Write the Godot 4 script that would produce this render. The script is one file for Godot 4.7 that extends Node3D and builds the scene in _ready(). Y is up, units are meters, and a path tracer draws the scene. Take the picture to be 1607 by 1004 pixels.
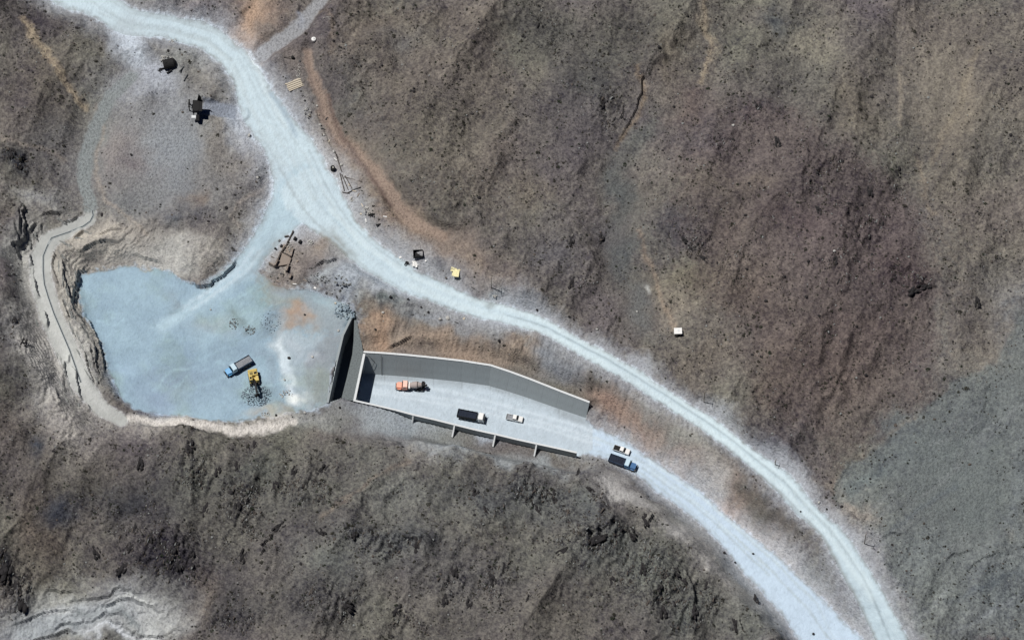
extends Node3D
# A tunnel approach under construction in bare hills, seen from high above and a little from the south.
# Units are metres, x east, z south. P() turns a spot of the picture and a height into a place on the ground plan.

const TILT := 26.0
const DIST := 1400.0
const AIM := Vector3(0, 6, 0)
const MPP := 0.2            # metres in one picture point

# ---------------------------------------------------------------- fine grid of the terrain
const CELL := 0.32
const X0 := -176.0
const Z0 := -128.0
const NX := 1101
const NZ := 826
var H := PackedFloat32Array()
var FLAT := PackedFloat32Array()
var RUG := PackedFloat32Array()
var TER := PackedFloat32Array()
var CALM := PackedFloat32Array()
var RILL := PackedFloat32Array()
var FN := PackedFloat32Array()
var CR := PackedFloat32Array()
var CG := PackedFloat32Array()
var CB := PackedFloat32Array()
var CLS := PackedByteArray()
var WX := PackedFloat32Array()
var WZ := PackedFloat32Array()
var rng := RandomNumberGenerator.new()
var M := {}
var used := {}

# ---------------------------------------------------------------- small geometry builder
class Shape:
	var v := PackedVector3Array()
	var n := PackedVector3Array()
	func tri(a: Vector3, b: Vector3, c: Vector3, ref: Vector3) -> void:
		var k := (c - a).cross(b - a)
		if k.length_squared() < 1e-14:
			return
		k = k.normalized()
		if k.dot((a + b + c) / 3.0 - ref) < 0.0:
			var s := b
			b = c
			c = s
			k = -k
		v.append(a); v.append(b); v.append(c)
		n.append(k); n.append(k); n.append(k)
	func quad(a: Vector3, b: Vector3, c: Vector3, d: Vector3, ref: Vector3) -> void:
		tri(a, b, c, ref)
		tri(a, c, d, ref)
	func box(c: Vector3, size: Vector3, bevel := 0.03, turn := Basis()) -> Shape:
		var h := size / 2.0
		var b: float = minf(bevel, minf(h.x, minf(h.y, h.z)) * 0.9)
		var p := {}
		for sx in [-1, 1]:
			for sy in [-1, 1]:
				for sz in [-1, 1]:
					for ax in 3:
						var q := Vector3(sx * (h.x - (0.0 if ax == 0 else b)), sy * (h.y - (0.0 if ax == 1 else b)), sz * (h.z - (0.0 if ax == 2 else b)))
						p[[sx, sy, sz, ax]] = c + turn * q
		for s in [-1, 1]:
			quad(p[[s, -1, -1, 0]], p[[s, 1, -1, 0]], p[[s, 1, 1, 0]], p[[s, -1, 1, 0]], c)
			quad(p[[-1, s, -1, 1]], p[[1, s, -1, 1]], p[[1, s, 1, 1]], p[[-1, s, 1, 1]], c)
			quad(p[[-1, -1, s, 2]], p[[1, -1, s, 2]], p[[1, 1, s, 2]], p[[-1, 1, s, 2]], c)
			for t in [-1, 1]:
				quad(p[[-1, s, t, 1]], p[[1, s, t, 1]], p[[1, s, t, 2]], p[[-1, s, t, 2]], c)
				quad(p[[s, -1, t, 0]], p[[s, 1, t, 0]], p[[s, 1, t, 2]], p[[s, -1, t, 2]], c)
				quad(p[[s, t, -1, 0]], p[[s, t, 1, 0]], p[[s, t, 1, 1]], p[[s, t, -1, 1]], c)
				for u in [-1, 1]:
					tri(p[[s, t, u, 0]], p[[s, t, u, 1]], p[[s, t, u, 2]], c)
		return self
	func tube(a: Vector3, b: Vector3, r0: float, r1: float, k := 10) -> Shape:
		var d := (b - a).normalized()
		var u := d.cross(Vector3.UP if absf(d.y) < 0.9 else Vector3.RIGHT).normalized()
		var w := d.cross(u)
		var mid := (a + b) / 2.0
		for i in k:
			var t0 := TAU * i / k
			var t1 := TAU * (i + 1) / k
			var e0 := u * cos(t0) + w * sin(t0)
			var e1 := u * cos(t1) + w * sin(t1)
			quad(a + e0 * r0, a + e1 * r0, b + e1 * r1, b + e0 * r1, mid)
			tri(a, a + e0 * r0, a + e1 * r0, mid)
			tri(b, b + e0 * r1, b + e1 * r1, mid)
		return self
	# outline in x-y, drawn out along z
	func prism(pts: PackedVector2Array, z0: float, z1: float) -> Shape:
		var ids := Geometry2D.triangulate_polygon(pts)
		var big := Vector3(0, 0, (z0 + z1) / 2.0)
		for i in range(0, ids.size(), 3):
			for z in [z0, z1]:
				tri(Vector3(pts[ids[i]].x, pts[ids[i]].y, z), Vector3(pts[ids[i + 1]].x, pts[ids[i + 1]].y, z), Vector3(pts[ids[i + 2]].x, pts[ids[i + 2]].y, z), Vector3(pts[ids[i]].x, pts[ids[i]].y, big.z))
		var ccw := not Geometry2D.is_polygon_clockwise(pts)
		for i in pts.size():
			var p := pts[i]
			var q := pts[(i + 1) % pts.size()]
			var out := Vector2(q.y - p.y, p.x - q.x) * (-1.0 if ccw else 1.0)
			var m := (p + q) / 2.0 + out.normalized() * 0.01
			quad(Vector3(p.x, p.y, z0), Vector3(q.x, q.y, z0), Vector3(q.x, q.y, z1), Vector3(p.x, p.y, z1), Vector3(m.x, m.y, big.z))
		return self
	# plan outline (x, z) between two heights
	func slab(pts: PackedVector2Array, y0: float, y1: float) -> Shape:
		var s := Shape.new().prism(pts, y0, y1)
		for t in range(0, s.v.size(), 3):
			for i in [t, t + 2, t + 1]:
				v.append(Vector3(s.v[i].x, s.v[i].z, s.v[i].y))
				n.append(Vector3(s.n[i].x, s.n[i].z, s.n[i].y))
		return self
	# eight corners: four at the bottom, four above them
	func hexa(c: Array) -> Shape:
		var m := Vector3.ZERO
		for q in c:
			m += q / 8.0
		quad(c[0], c[1], c[2], c[3], m)
		quad(c[4], c[5], c[6], c[7], m)
		for i in 4:
			quad(c[i], c[(i + 1) % 4], c[4 + (i + 1) % 4], c[4 + i], m)
		return self
	func put(o: Shape, t: Transform3D) -> Shape:
		for i in o.v.size():
			v.append(t * o.v[i])
			n.append((t.basis * o.n[i]).normalized())
		return self
	func mesh() -> ArrayMesh:
		var a := []
		a.resize(Mesh.ARRAY_MAX)
		a[Mesh.ARRAY_VERTEX] = v
		a[Mesh.ARRAY_NORMAL] = n
		var m := ArrayMesh.new()
		m.add_surface_from_arrays(Mesh.PRIMITIVE_TRIANGLES, a)
		return m

# ---------------------------------------------------------------- naming and tagging
func numbered(called: String) -> String:
	if not used.has(called):
		used[called] = 0
		return called
	used[called] += 1
	return "%s_%03d" % [called, used[called]]

func tag(o: Node3D, label: String, category: String, group := "") -> Node3D:
	o.set_meta("label", label)
	o.set_meta("category", category)
	if not o.has_meta("kind"):
		o.set_meta("kind", "thing")
	if group != "":
		o.set_meta("group", group)
	return o

func thing(called: String, label: String, category: String, at: Vector3, turn := 0.0, group := "") -> Node3D:
	var o := Node3D.new()
	o.name = numbered(called)
	add_child(o)
	o.position = at
	o.rotation.y = turn
	tag(o, label, category, group)
	return o

func part(called: String, s: Shape, m: Material, parent: Node3D) -> MeshInstance3D:
	var o := MeshInstance3D.new()
	o.name = called
	o.mesh = s.mesh()
	o.material_override = m
	parent.add_child(o, true)
	return o

func solid(called: String, s: Shape, m: Material, label: String, category: String, at := Vector3.ZERO, turn := 0.0, group := "") -> MeshInstance3D:
	var o := MeshInstance3D.new()
	o.name = numbered(called)
	o.mesh = s.mesh()
	o.material_override = m
	add_child(o)
	o.position = at
	o.rotation.y = turn
	tag(o, label, category, group)
	return o

# ---------------------------------------------------------------- places
func P(px: float, py: float, h: float) -> Vector3:
	var t := deg_to_rad(TILT)
	var eye := AIM + Vector3(0, cos(t), sin(t)) * DIST
	var d := Vector3(0, -cos(t), -sin(t)) * DIST + Vector3(px - 803.5, 0, 0) * MPP + Vector3(0, sin(t), -cos(t)) * (502.0 - py) * MPP
	return eye + d * ((h - eye.y) / d.y)

func P2(px: float, py: float, h: float) -> Vector2:
	var p := P(px, py, h)
	return Vector2(p.x, p.z)

func gx(x: float) -> int:
	return clampi(int((x - X0) / CELL), 0, NX - 1)

func gz(z: float) -> int:
	return clampi(int((z - Z0) / CELL), 0, NZ - 1)

func ground(x: float, z: float) -> float:
	var fx := clampf((x - X0) / CELL, 0.0, NX - 1.001)
	var fz := clampf((z - Z0) / CELL, 0.0, NZ - 1.001)
	var i := int(fx)
	var j := int(fz)
	var k := j * NX + i
	return lerpf(lerpf(H[k], H[k + 1], fx - i), lerpf(H[k + NX], H[k + NX + 1], fx - i), fz - j)

# where the line of sight through a spot of the picture meets the ground
func on_ground(px: float, py: float, guess := 10.0) -> Vector3:
	var h := guess
	var p := P(px, py, h)
	for k in 8:
		p = P(px, py, h)
		h = lerpf(h, ground(p.x, p.z), 0.7)
	p = P(px, py, h)
	p.y = ground(p.x, p.z)
	return p

func lin(r: float, g: float, b: float) -> Color:
	return Color(r / 255.0, g / 255.0, b / 255.0).srgb_to_linear()

# ---------------------------------------------------------------- materials
func noise_tex(seed_: int, freq: float, ramp: Array, size := 512, octaves := 5) -> NoiseTexture2D:
	var f := FastNoiseLite.new()
	f.seed = seed_
	f.noise_type = FastNoiseLite.TYPE_SIMPLEX_SMOOTH
	f.frequency = freq
	f.fractal_octaves = octaves
	f.fractal_gain = 0.6
	var t := NoiseTexture2D.new()
	t.width = size
	t.height = size
	t.seamless = true
	t.noise = f
	var g := Gradient.new()
	g.offsets = PackedFloat32Array([0.0, 0.35, 0.65, 1.0])
	g.colors = PackedColorArray(ramp)
	t.color_ramp = g
	return t

func normal_tex(seed_: int, freq: float, strength: float) -> NoiseTexture2D:
	var f := FastNoiseLite.new()
	f.seed = seed_
	f.frequency = freq
	f.fractal_octaves = 5
	f.fractal_gain = 0.65
	var t := NoiseTexture2D.new()
	t.width = 512
	t.height = 512
	t.seamless = true
	t.noise = f
	t.as_normal_map = true
	t.bump_strength = strength
	return t

func paint(r: float, g: float, b: float, rough := 0.5, metal := 0.0) -> StandardMaterial3D:
	var m := StandardMaterial3D.new()
	m.albedo_color = Color(r / 255.0, g / 255.0, b / 255.0)
	m.roughness = rough
	m.metallic = metal
	return m

func grainy(r: float, g: float, b: float, tex: Texture2D, scale_: float, rough := 0.9) -> StandardMaterial3D:
	var m := paint(r, g, b, rough)
	m.albedo_texture = tex
	m.uv1_triplanar = true
	m.uv1_world_triplanar = true
	m.uv1_scale = Vector3.ONE * scale_
	return m

func make_materials() -> void:
	var grain := noise_tex(11, 0.035, [Color(0.66, 0.65, 0.65), Color(0.88, 0.88, 0.88), Color(0.97, 0.97, 0.97), Color(1, 1, 1)])
	var soft := noise_tex(12, 0.02, [Color(0.92, 0.92, 0.915), Color(0.965, 0.965, 0.965), Color(0.985, 0.985, 0.985), Color(1, 1, 1)])
	var bumps := normal_tex(13, 0.05, 9.0)
	var earth := StandardMaterial3D.new()
	earth.vertex_color_use_as_albedo = true
	earth.vertex_color_is_srgb = true
	earth.roughness = 1.0
	earth.metallic_specular = 0.1
	earth.albedo_texture = grain
	earth.uv1_triplanar = true
	earth.uv1_world_triplanar = true
	earth.uv1_scale = Vector3.ONE * 0.045
	earth.normal_enabled = true
	earth.normal_texture = bumps
	earth.normal_scale = 1.0
	M.earth = earth
	var dust := earth.duplicate()
	dust.albedo_texture = soft
	dust.uv1_scale = Vector3.ONE * 0.03
	dust.normal_scale = 0.3
	M.dust = dust
	var stain := noise_tex(14, 0.03, [Color(0.74, 0.74, 0.73), Color(0.9, 0.9, 0.9), Color(0.97, 0.97, 0.97), Color(1, 1, 1)])
	M.concrete = grainy(164, 173, 177, stain, 0.11)
	M.concrete.uv1_scale = Vector3(0.35, 0.03, 0.35)      # rain streaks run down the face
	M.pale_concrete = grainy(234, 238, 240, stain, 0.3)
	M.deck = grainy(116, 124, 126, grain, 0.09)
	M.slit_dark = grainy(66, 72, 78, grain, 0.1)
	M.rock_dark = grainy(48, 46, 48, grain, 0.4, 1.0)
	M.rock_mid = grainy(92, 85, 80, grain, 0.4, 1.0)
	M.rock_grey = grainy(146, 149, 148, grain, 0.4, 1.0)
	M.rock_blue = grainy(156, 174, 186, grain, 0.4, 1.0)
	M.rock_pale = grainy(206, 205, 200, grain, 0.4, 1.0)
	M.rubble = grainy(150, 148, 140, grain, 0.4, 1.0)
	M.leaf = grainy(60, 59, 50, grain, 0.5, 1.0)
	M.leaf_green = grainy(46, 56, 40, grain, 0.5, 1.0)
	M.twig = paint(84, 72, 58, 0.95)
	M.tyre = paint(32, 32, 34, 0.9)
	M.rim = paint(120, 122, 124, 0.6, 0.3)
	M.glass = paint(22, 28, 34, 0.1)
	M.steel = paint(66, 66, 68, 0.6, 0.3)
	M.black = paint(22, 22, 24, 0.85)
	M.white = grainy(244, 244, 242, soft, 0.5, 0.45)
	M.orange = grainy(244, 168, 142, soft, 0.5, 0.5)
	M.orange_pale = grainy(250, 206, 190, soft, 0.5, 0.5)
	M.blue = grainy(78, 160, 214, soft, 0.5, 0.45)
	M.blue_pale = grainy(196, 222, 236, soft, 0.5, 0.45)
	M.mid_blue = grainy(74, 116, 164, soft, 0.5, 0.5)
	M.navy = grainy(48, 76, 108, soft, 0.5, 0.5)
	M.yellow = grainy(226, 202, 120, grain, 0.5, 0.6)
	M.drum = grainy(186, 174, 170, grain, 0.4, 0.7)
	M.lamp = paint(226, 226, 214, 0.3)
	M.red = paint(150, 30, 26, 0.4)
	M.cargo_grey = grainy(150, 154, 160, grain, 0.6, 1.0)
	M.cargo_dark = grainy(38, 46, 62, grain, 0.6, 1.0)
	M.wood = grainy(214, 204, 186, grain, 0.5, 0.9)
	M.pole = grainy(138, 128, 116, grain, 0.5, 0.9)
	M.tarp = grainy(244, 236, 186, soft, 0.3, 0.7)
	M.tarp_white = grainy(236, 236, 234, soft, 0.3, 0.7)
	M.brick = grainy(158, 146, 136, grain, 0.4, 1.0)
	M.grey_wood = grainy(96, 90, 86, grain, 0.5, 0.95)
	M.ceramic = paint(190, 196, 200, 0.4)

# ---------------------------------------------------------------- terrain: painting tools
func lay_height(pts: Array) -> void:
	# smooth hills from scattered spot heights, on a coarse sheet that is then enlarged
	var cx := 111
	var cz := 84
	var spots := PackedVector3Array()
	for p in pts:
		var w := P(p[0], p[1], p[2])
		spots.append(Vector3(w.x, p[2], w.z))
	var im := Image.create(cx, cz, false, Image.FORMAT_RF)
	for j in cz:
		for i in cx:
			var x := X0 + (NX - 1) * CELL * i / (cx - 1)
			var z := Z0 + (NZ - 1) * CELL * j / (cz - 1)
			var a := 0.0
			var b := 0.0
			for s in spots:
				var d2 := (s.x - x) * (s.x - x) + (s.z - z) * (s.z - z)
				var w := exp(-d2 / 450.0) + 20.0 / (d2 * d2 * 0.001 + d2 + 2000.0) * 0.02
				a += w * s.y
				b += w
			im.set_pixel(i, j, Color(a / b, 0, 0))
	im.resize(NX, NZ, Image.INTERPOLATE_CUBIC)
	H = im.get_data().to_float32_array()

# soft spot: [px, py, half-width, half-height, turn, value...]
func each_in_spot(px: float, py: float, rx: float, ry: float, turn: float, h: float, f: Callable) -> void:
	var c := on_ground(px, py, h)
	var ax := rx * MPP
	var az := ry * MPP / 0.9
	var r := maxf(ax, az) * 1.7 + 6.0
	var ca := cos(deg_to_rad(turn))
	var sa := sin(deg_to_rad(turn))
	for j in range(gz(c.z - r), gz(c.z + r) + 1):
		var z := Z0 + j * CELL - c.z
		for i in range(gx(c.x - r), gx(c.x + r) + 1):
			var k := j * NX + i
			var x := X0 + i * CELL - c.x + WX[k]
			var zz := z + WZ[k]
			var u := (x * ca + zz * sa) / ax
			var v := (zz * ca - x * sa) / az
			var q := u * u + v * v
			if q < 2.6:
				f.call(k, exp(-q * 1.6) if q < 2.2 else exp(-q * 1.6) * (2.6 - q) / 0.4)

func tint(px: float, py: float, rx: float, ry: float, turn: float, r: float, g: float, b: float, a := 0.8, h := 10.0) -> void:
	var c := lin(r, g, b)
	each_in_spot(px, py, rx, ry, turn, h, func(k: int, w: float) -> void:
		w = minf(1.0, w * a * 1.15)
		CR[k] = lerpf(CR[k], c.r, w)
		CG[k] = lerpf(CG[k], c.g, w)
		CB[k] = lerpf(CB[k], c.b, w))

func rugged(px: float, py: float, rx: float, ry: float, turn: float, a: float) -> void:
	each_in_spot(px, py, rx, ry, turn, 12.0, func(k: int, w: float) -> void: RUG[k] = maxf(RUG[k], a * w * 1.1))

func calm_spot(px: float, py: float, rx: float, ry: float, turn: float, a: float) -> void:
	each_in_spot(px, py, rx, ry, turn, 11.0, func(k: int, w: float) -> void: CALM[k] = maxf(CALM[k], minf(1.0, a * w * 1.5)))

func rill(px: float, py: float, rx: float, ry: float, turn: float, a: float) -> void:
	each_in_spot(px, py, rx, ry, turn, 9.0, func(k: int, w: float) -> void: RILL[k] = maxf(RILL[k], minf(1.0, a * w * 1.5)))

func terrace(px: float, py: float, rx: float, ry: float, turn: float, a: float) -> void:
	each_in_spot(px, py, rx, ry, turn, 12.0, func(k: int, w: float) -> void: TER[k] = maxf(TER[k], minf(1.0, a * w * 1.3)))

# a strip along a line of [px, py, half-width in picture points, height]
# o: fall = metres over which the height runs out, col / edge = colours, fringe = metres of dust beside it, cls, flat, wob
func strip(line: Array, o: Dictionary) -> void:
	var pts := PackedVector3Array()
	var wid := PackedFloat32Array()
	for p in line:
		pts.append(P(p[0], p[1], p[3]) * Vector3(1, 0, 1) + Vector3(0, p[3], 0))
		wid.append(p[2] * MPP)
	var fall: float = o.get("fall", 0.0)
	var fringe: float = o.get("fringe", 2.0)
	var reach := maxf(fall, fringe * 2.0) + 1.0
	var best := {}
	var wob: float = o.get("wob", 0.35)
	for s in pts.size() - 1:
		var a := pts[s]
		var b := pts[s + 1]
		var r := maxf(wid[s], wid[s + 1]) + reach
		var dx := b.x - a.x
		var dz := b.z - a.z
		var l2 := dx * dx + dz * dz
		for j in range(gz(minf(a.z, b.z) - r), gz(maxf(a.z, b.z) + r) + 1):
			for i in range(gx(minf(a.x, b.x) - r), gx(maxf(a.x, b.x) + r) + 1):
				var k := j * NX + i
				var x := X0 + i * CELL + WX[k] * wob
				var z := Z0 + j * CELL + WZ[k] * wob
				var t := clampf(((x - a.x) * dx + (z - a.z) * dz) / l2, 0.0, 1.0)
				var ex := x - a.x - dx * t
				var ez := z - a.z - dz * t
				var d := sqrt(ex * ex + ez * ez) - lerpf(wid[s], wid[s + 1], t)
				if d > reach:
					continue
				if not best.has(k) or best[k].x > d:
					best[k] = Vector3(d, lerpf(a.y, b.y, t), signf(ex * dz - ez * dx))
	var col: Color = o.get("col", Color(-1, 0, 0))
	var cls: int = o.get("cls", 0)
	var keep: float = o.get("keep", 1.0)
	var amount: float = o.get("amount", 1.0)
	for k in best:
		var q: Vector3 = best[k]
		if fall > 0.0 and q.x < fall:
			var w := 1.0 - smoothstep(0.0, fall, q.x)
			H[k] = lerpf(H[k], q.y, w * keep)
			FLAT[k] = maxf(FLAT[k], (1.0 - smoothstep(-0.5, 2.0, q.x)) * o.get("flat", 1.0))
		if col.r >= 0.0:
			var w := (1.0 - smoothstep(-fringe, fringe * 1.6, q.x + FN[k] * minf(fringe, 1.2) * 1.1)) * amount
			CR[k] = lerpf(CR[k], col.r, w)
			CG[k] = lerpf(CG[k], col.g, w)
			CB[k] = lerpf(CB[k], col.b, w)
			if o.has("calm"):
				CALM[k] = maxf(CALM[k], minf(1.0, w * 1.5))
		if cls > 0 and q.x < o.get("margin", 0.0):
			CLS[k] = cls

# a small cliff along a line: the ground on its left (seen along the line) is raised by `rise`, running out over `run` metres
func scarp(line: Array, rise: float, run: float, h: float, wob := 0.5) -> void:
	var pts := PackedVector2Array()
	for p in line:
		pts.append(P2(p[0], p[1], h))
	var best := {}
	for s in pts.size() - 1:
		var a := pts[s]
		var b := pts[s + 1]
		var e := b - a
		for j in range(gz(minf(a.y, b.y) - run), gz(maxf(a.y, b.y) + run) + 1):
			for i in range(gx(minf(a.x, b.x) - run), gx(maxf(a.x, b.x) + run) + 1):
				var k := j * NX + i
				var p := Vector2(X0 + i * CELL + WX[k] * wob, Z0 + j * CELL + WZ[k] * wob)
				var t := clampf((p - a).dot(e) / e.length_squared(), 0.0, 1.0)
				var d := (p - a - e * t).length()
				if d < run and (not best.has(k) or absf(best[k].x) > d):
					var along := (s + t) / (pts.size() - 1)
					best[k] = Vector2(d * (1.0 if e.cross(p - a) < 0.0 else -1.0), minf(1.0, minf(along, 1.0 - along) * 5.0))
	for k in best:
		var q: Vector2 = best[k]
		if q.x > 0.0:
			H[k] += rise * q.y * pow(1.0 - q.x / run, 1.5)

func area(outline: Array, h: float, fall: float, o := {}) -> void:
	var pts := PackedVector2Array()
	for p in outline:
		pts.append(P2(p[0], p[1], h if p.size() < 3 else p[2]))
	var lo := pts[0]
	var hi := pts[0]
	for p in pts:
		lo = lo.min(p)
		hi = hi.max(p)
	var reach := maxf(fall, o.get("fringe", 1.5) + 3.0)
	var wob: float = o.get("wob", 0.4)
	var col: Color = o.get("col", Color(-1, 0, 0))
	var fringe: float = o.get("fringe", 1.5)
	for j in range(gz(lo.y - reach), gz(hi.y + reach) + 1):
		for i in range(gx(lo.x - reach), gx(hi.x + reach) + 1):
			var k := j * NX + i
			var p := Vector2(X0 + i * CELL + WX[k] * wob, Z0 + j * CELL + WZ[k] * wob)
			var inside := Geometry2D.is_point_in_polygon(p, pts)
			var d := 1e9
			for s in pts.size():
				var a := pts[s]
				var e := pts[(s + 1) % pts.size()] - a
				var t := clampf((p - a).dot(e) / e.length_squared(), 0.0, 1.0)
				d = minf(d, (p - a - e * t).length_squared())
			d = sqrt(d) * (-1.0 if inside else 1.0)
			if d > reach:
				continue
			if fall > 0.0:
				var w := 1.0 - smoothstep(0.0, fall, d)
				H[k] = lerpf(H[k], h, w)
				FLAT[k] = maxf(FLAT[k], 1.0 - smoothstep(-0.5, 1.0, d))
			elif inside and o.get("hard", false):
				H[k] = h
				FLAT[k] = 1.0
			if col.r >= 0.0:
				var w: float = (1.0 - smoothstep(-fringe, fringe, d + FN[k] * fringe * 1.3)) * o.get("amount", 1.0)
				CR[k] = lerpf(CR[k], col.r, w)
				CG[k] = lerpf(CG[k], col.g, w)
				CB[k] = lerpf(CB[k], col.b, w)
			if o.has("cls") and d < 0.0:
				CLS[k] = o.cls

func fnl(seed_: int, freq: float, octaves: int, kind := FastNoiseLite.FRACTAL_FBM) -> FastNoiseLite:
	var f := FastNoiseLite.new()
	f.seed = seed_
	f.noise_type = FastNoiseLite.TYPE_SIMPLEX_SMOOTH
	f.frequency = freq
	f.fractal_type = kind
	f.fractal_octaves = octaves
	f.fractal_gain = 0.55
	return f

# ---------------------------------------------------------------- lines that the roads and walls share
var WALL_N := [[570, 553, 8.0], [604, 555, 8.0], [640, 558, 7.9], [680, 562, 7.8], [725, 567, 7.7], [770, 574, 7.5], [800, 584, 7.2], [830, 595, 6.9], [878, 614, 6.4], [925, 632, 5.9]]
var WALL_S := [[554, 629, 8.0], [590, 637, 7.7], [620, 644, 7.2], [650, 652, 6.7], [681, 659, 6.2], [713, 667, 5.7], [745, 675, 5.3], [777, 682, 4.8], [810, 690, 4.3], [842, 697, 3.9], [874, 704, 3.5], [905, 711, 3.1]]
var DECK_W := [[556, 492, 8.0], [554.5, 536, 8.0], [552.5, 556, 8.0], [544, 592, 8.0], [536, 623, 8.0]]
var PLAT := [[554, 493, 9.0], [538, 526, 9.0], [525, 581, 9.0], [514, 632, 9.0]]
var BACK := 0.45            # lean of the northern wall

func _ready() -> void:
	rng.seed = 20
	# ---- camera, sky, sun
	var t := deg_to_rad(TILT)
	var cam := Camera3D.new()
	cam.name = "camera"
	add_child(cam)
	cam.position = AIM + Vector3(0, cos(t), sin(t)) * DIST
	cam.look_at(AIM, Vector3(0, 0, -1))
	cam.fov = rad_to_deg(2.0 * atan(502.0 * MPP / DIST))
	cam.near = 10.0
	cam.far = 4000.0
	cam.current = true
	var env := Environment.new()
	env.background_mode = Environment.BG_SKY
	var sky_mat := ProceduralSkyMaterial.new()
	sky_mat.sky_top_color = Color(0.17, 0.33, 0.62)
	sky_mat.sky_horizon_color = Color(0.55, 0.65, 0.75)
	sky_mat.ground_horizon_color = Color(0.40, 0.38, 0.36)
	sky_mat.ground_bottom_color = Color(0.28, 0.26, 0.24)
	sky_mat.sky_curve = 0.12
	var sky := Sky.new()
	sky.sky_material = sky_mat
	env.sky = sky
	env.background_energy_multiplier = 0.14
	env.tonemap_mode = Environment.TONE_MAPPER_LINEAR
	env.tonemap_exposure = 0.83
	env.sdfgi_enabled = true
	env.ssao_enabled = true
	env.ssil_enabled = true
	var we := WorldEnvironment.new()
	we.name = "world_environment"
	we.environment = env
	add_child(we)
	var sun := DirectionalLight3D.new()
	sun.name = "sun"
	add_child(sun)
	var el := deg_to_rad(66.0)
	var az := deg_to_rad(20.0)
	sun.look_at_from_position(Vector3.ZERO, Vector3(cos(az) * cos(el), -sin(el), sin(az) * cos(el)), Vector3.UP)
	sun.light_energy = 1.5
	sun.light_color = Color(1.0, 0.985, 0.965)
	sun.light_angular_distance = 0.5
	sun.shadow_enabled = true

	make_materials()
	build_terrain()
	build_walls()
	build_vehicles()
	build_props()
	scatter_rocks()

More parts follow.
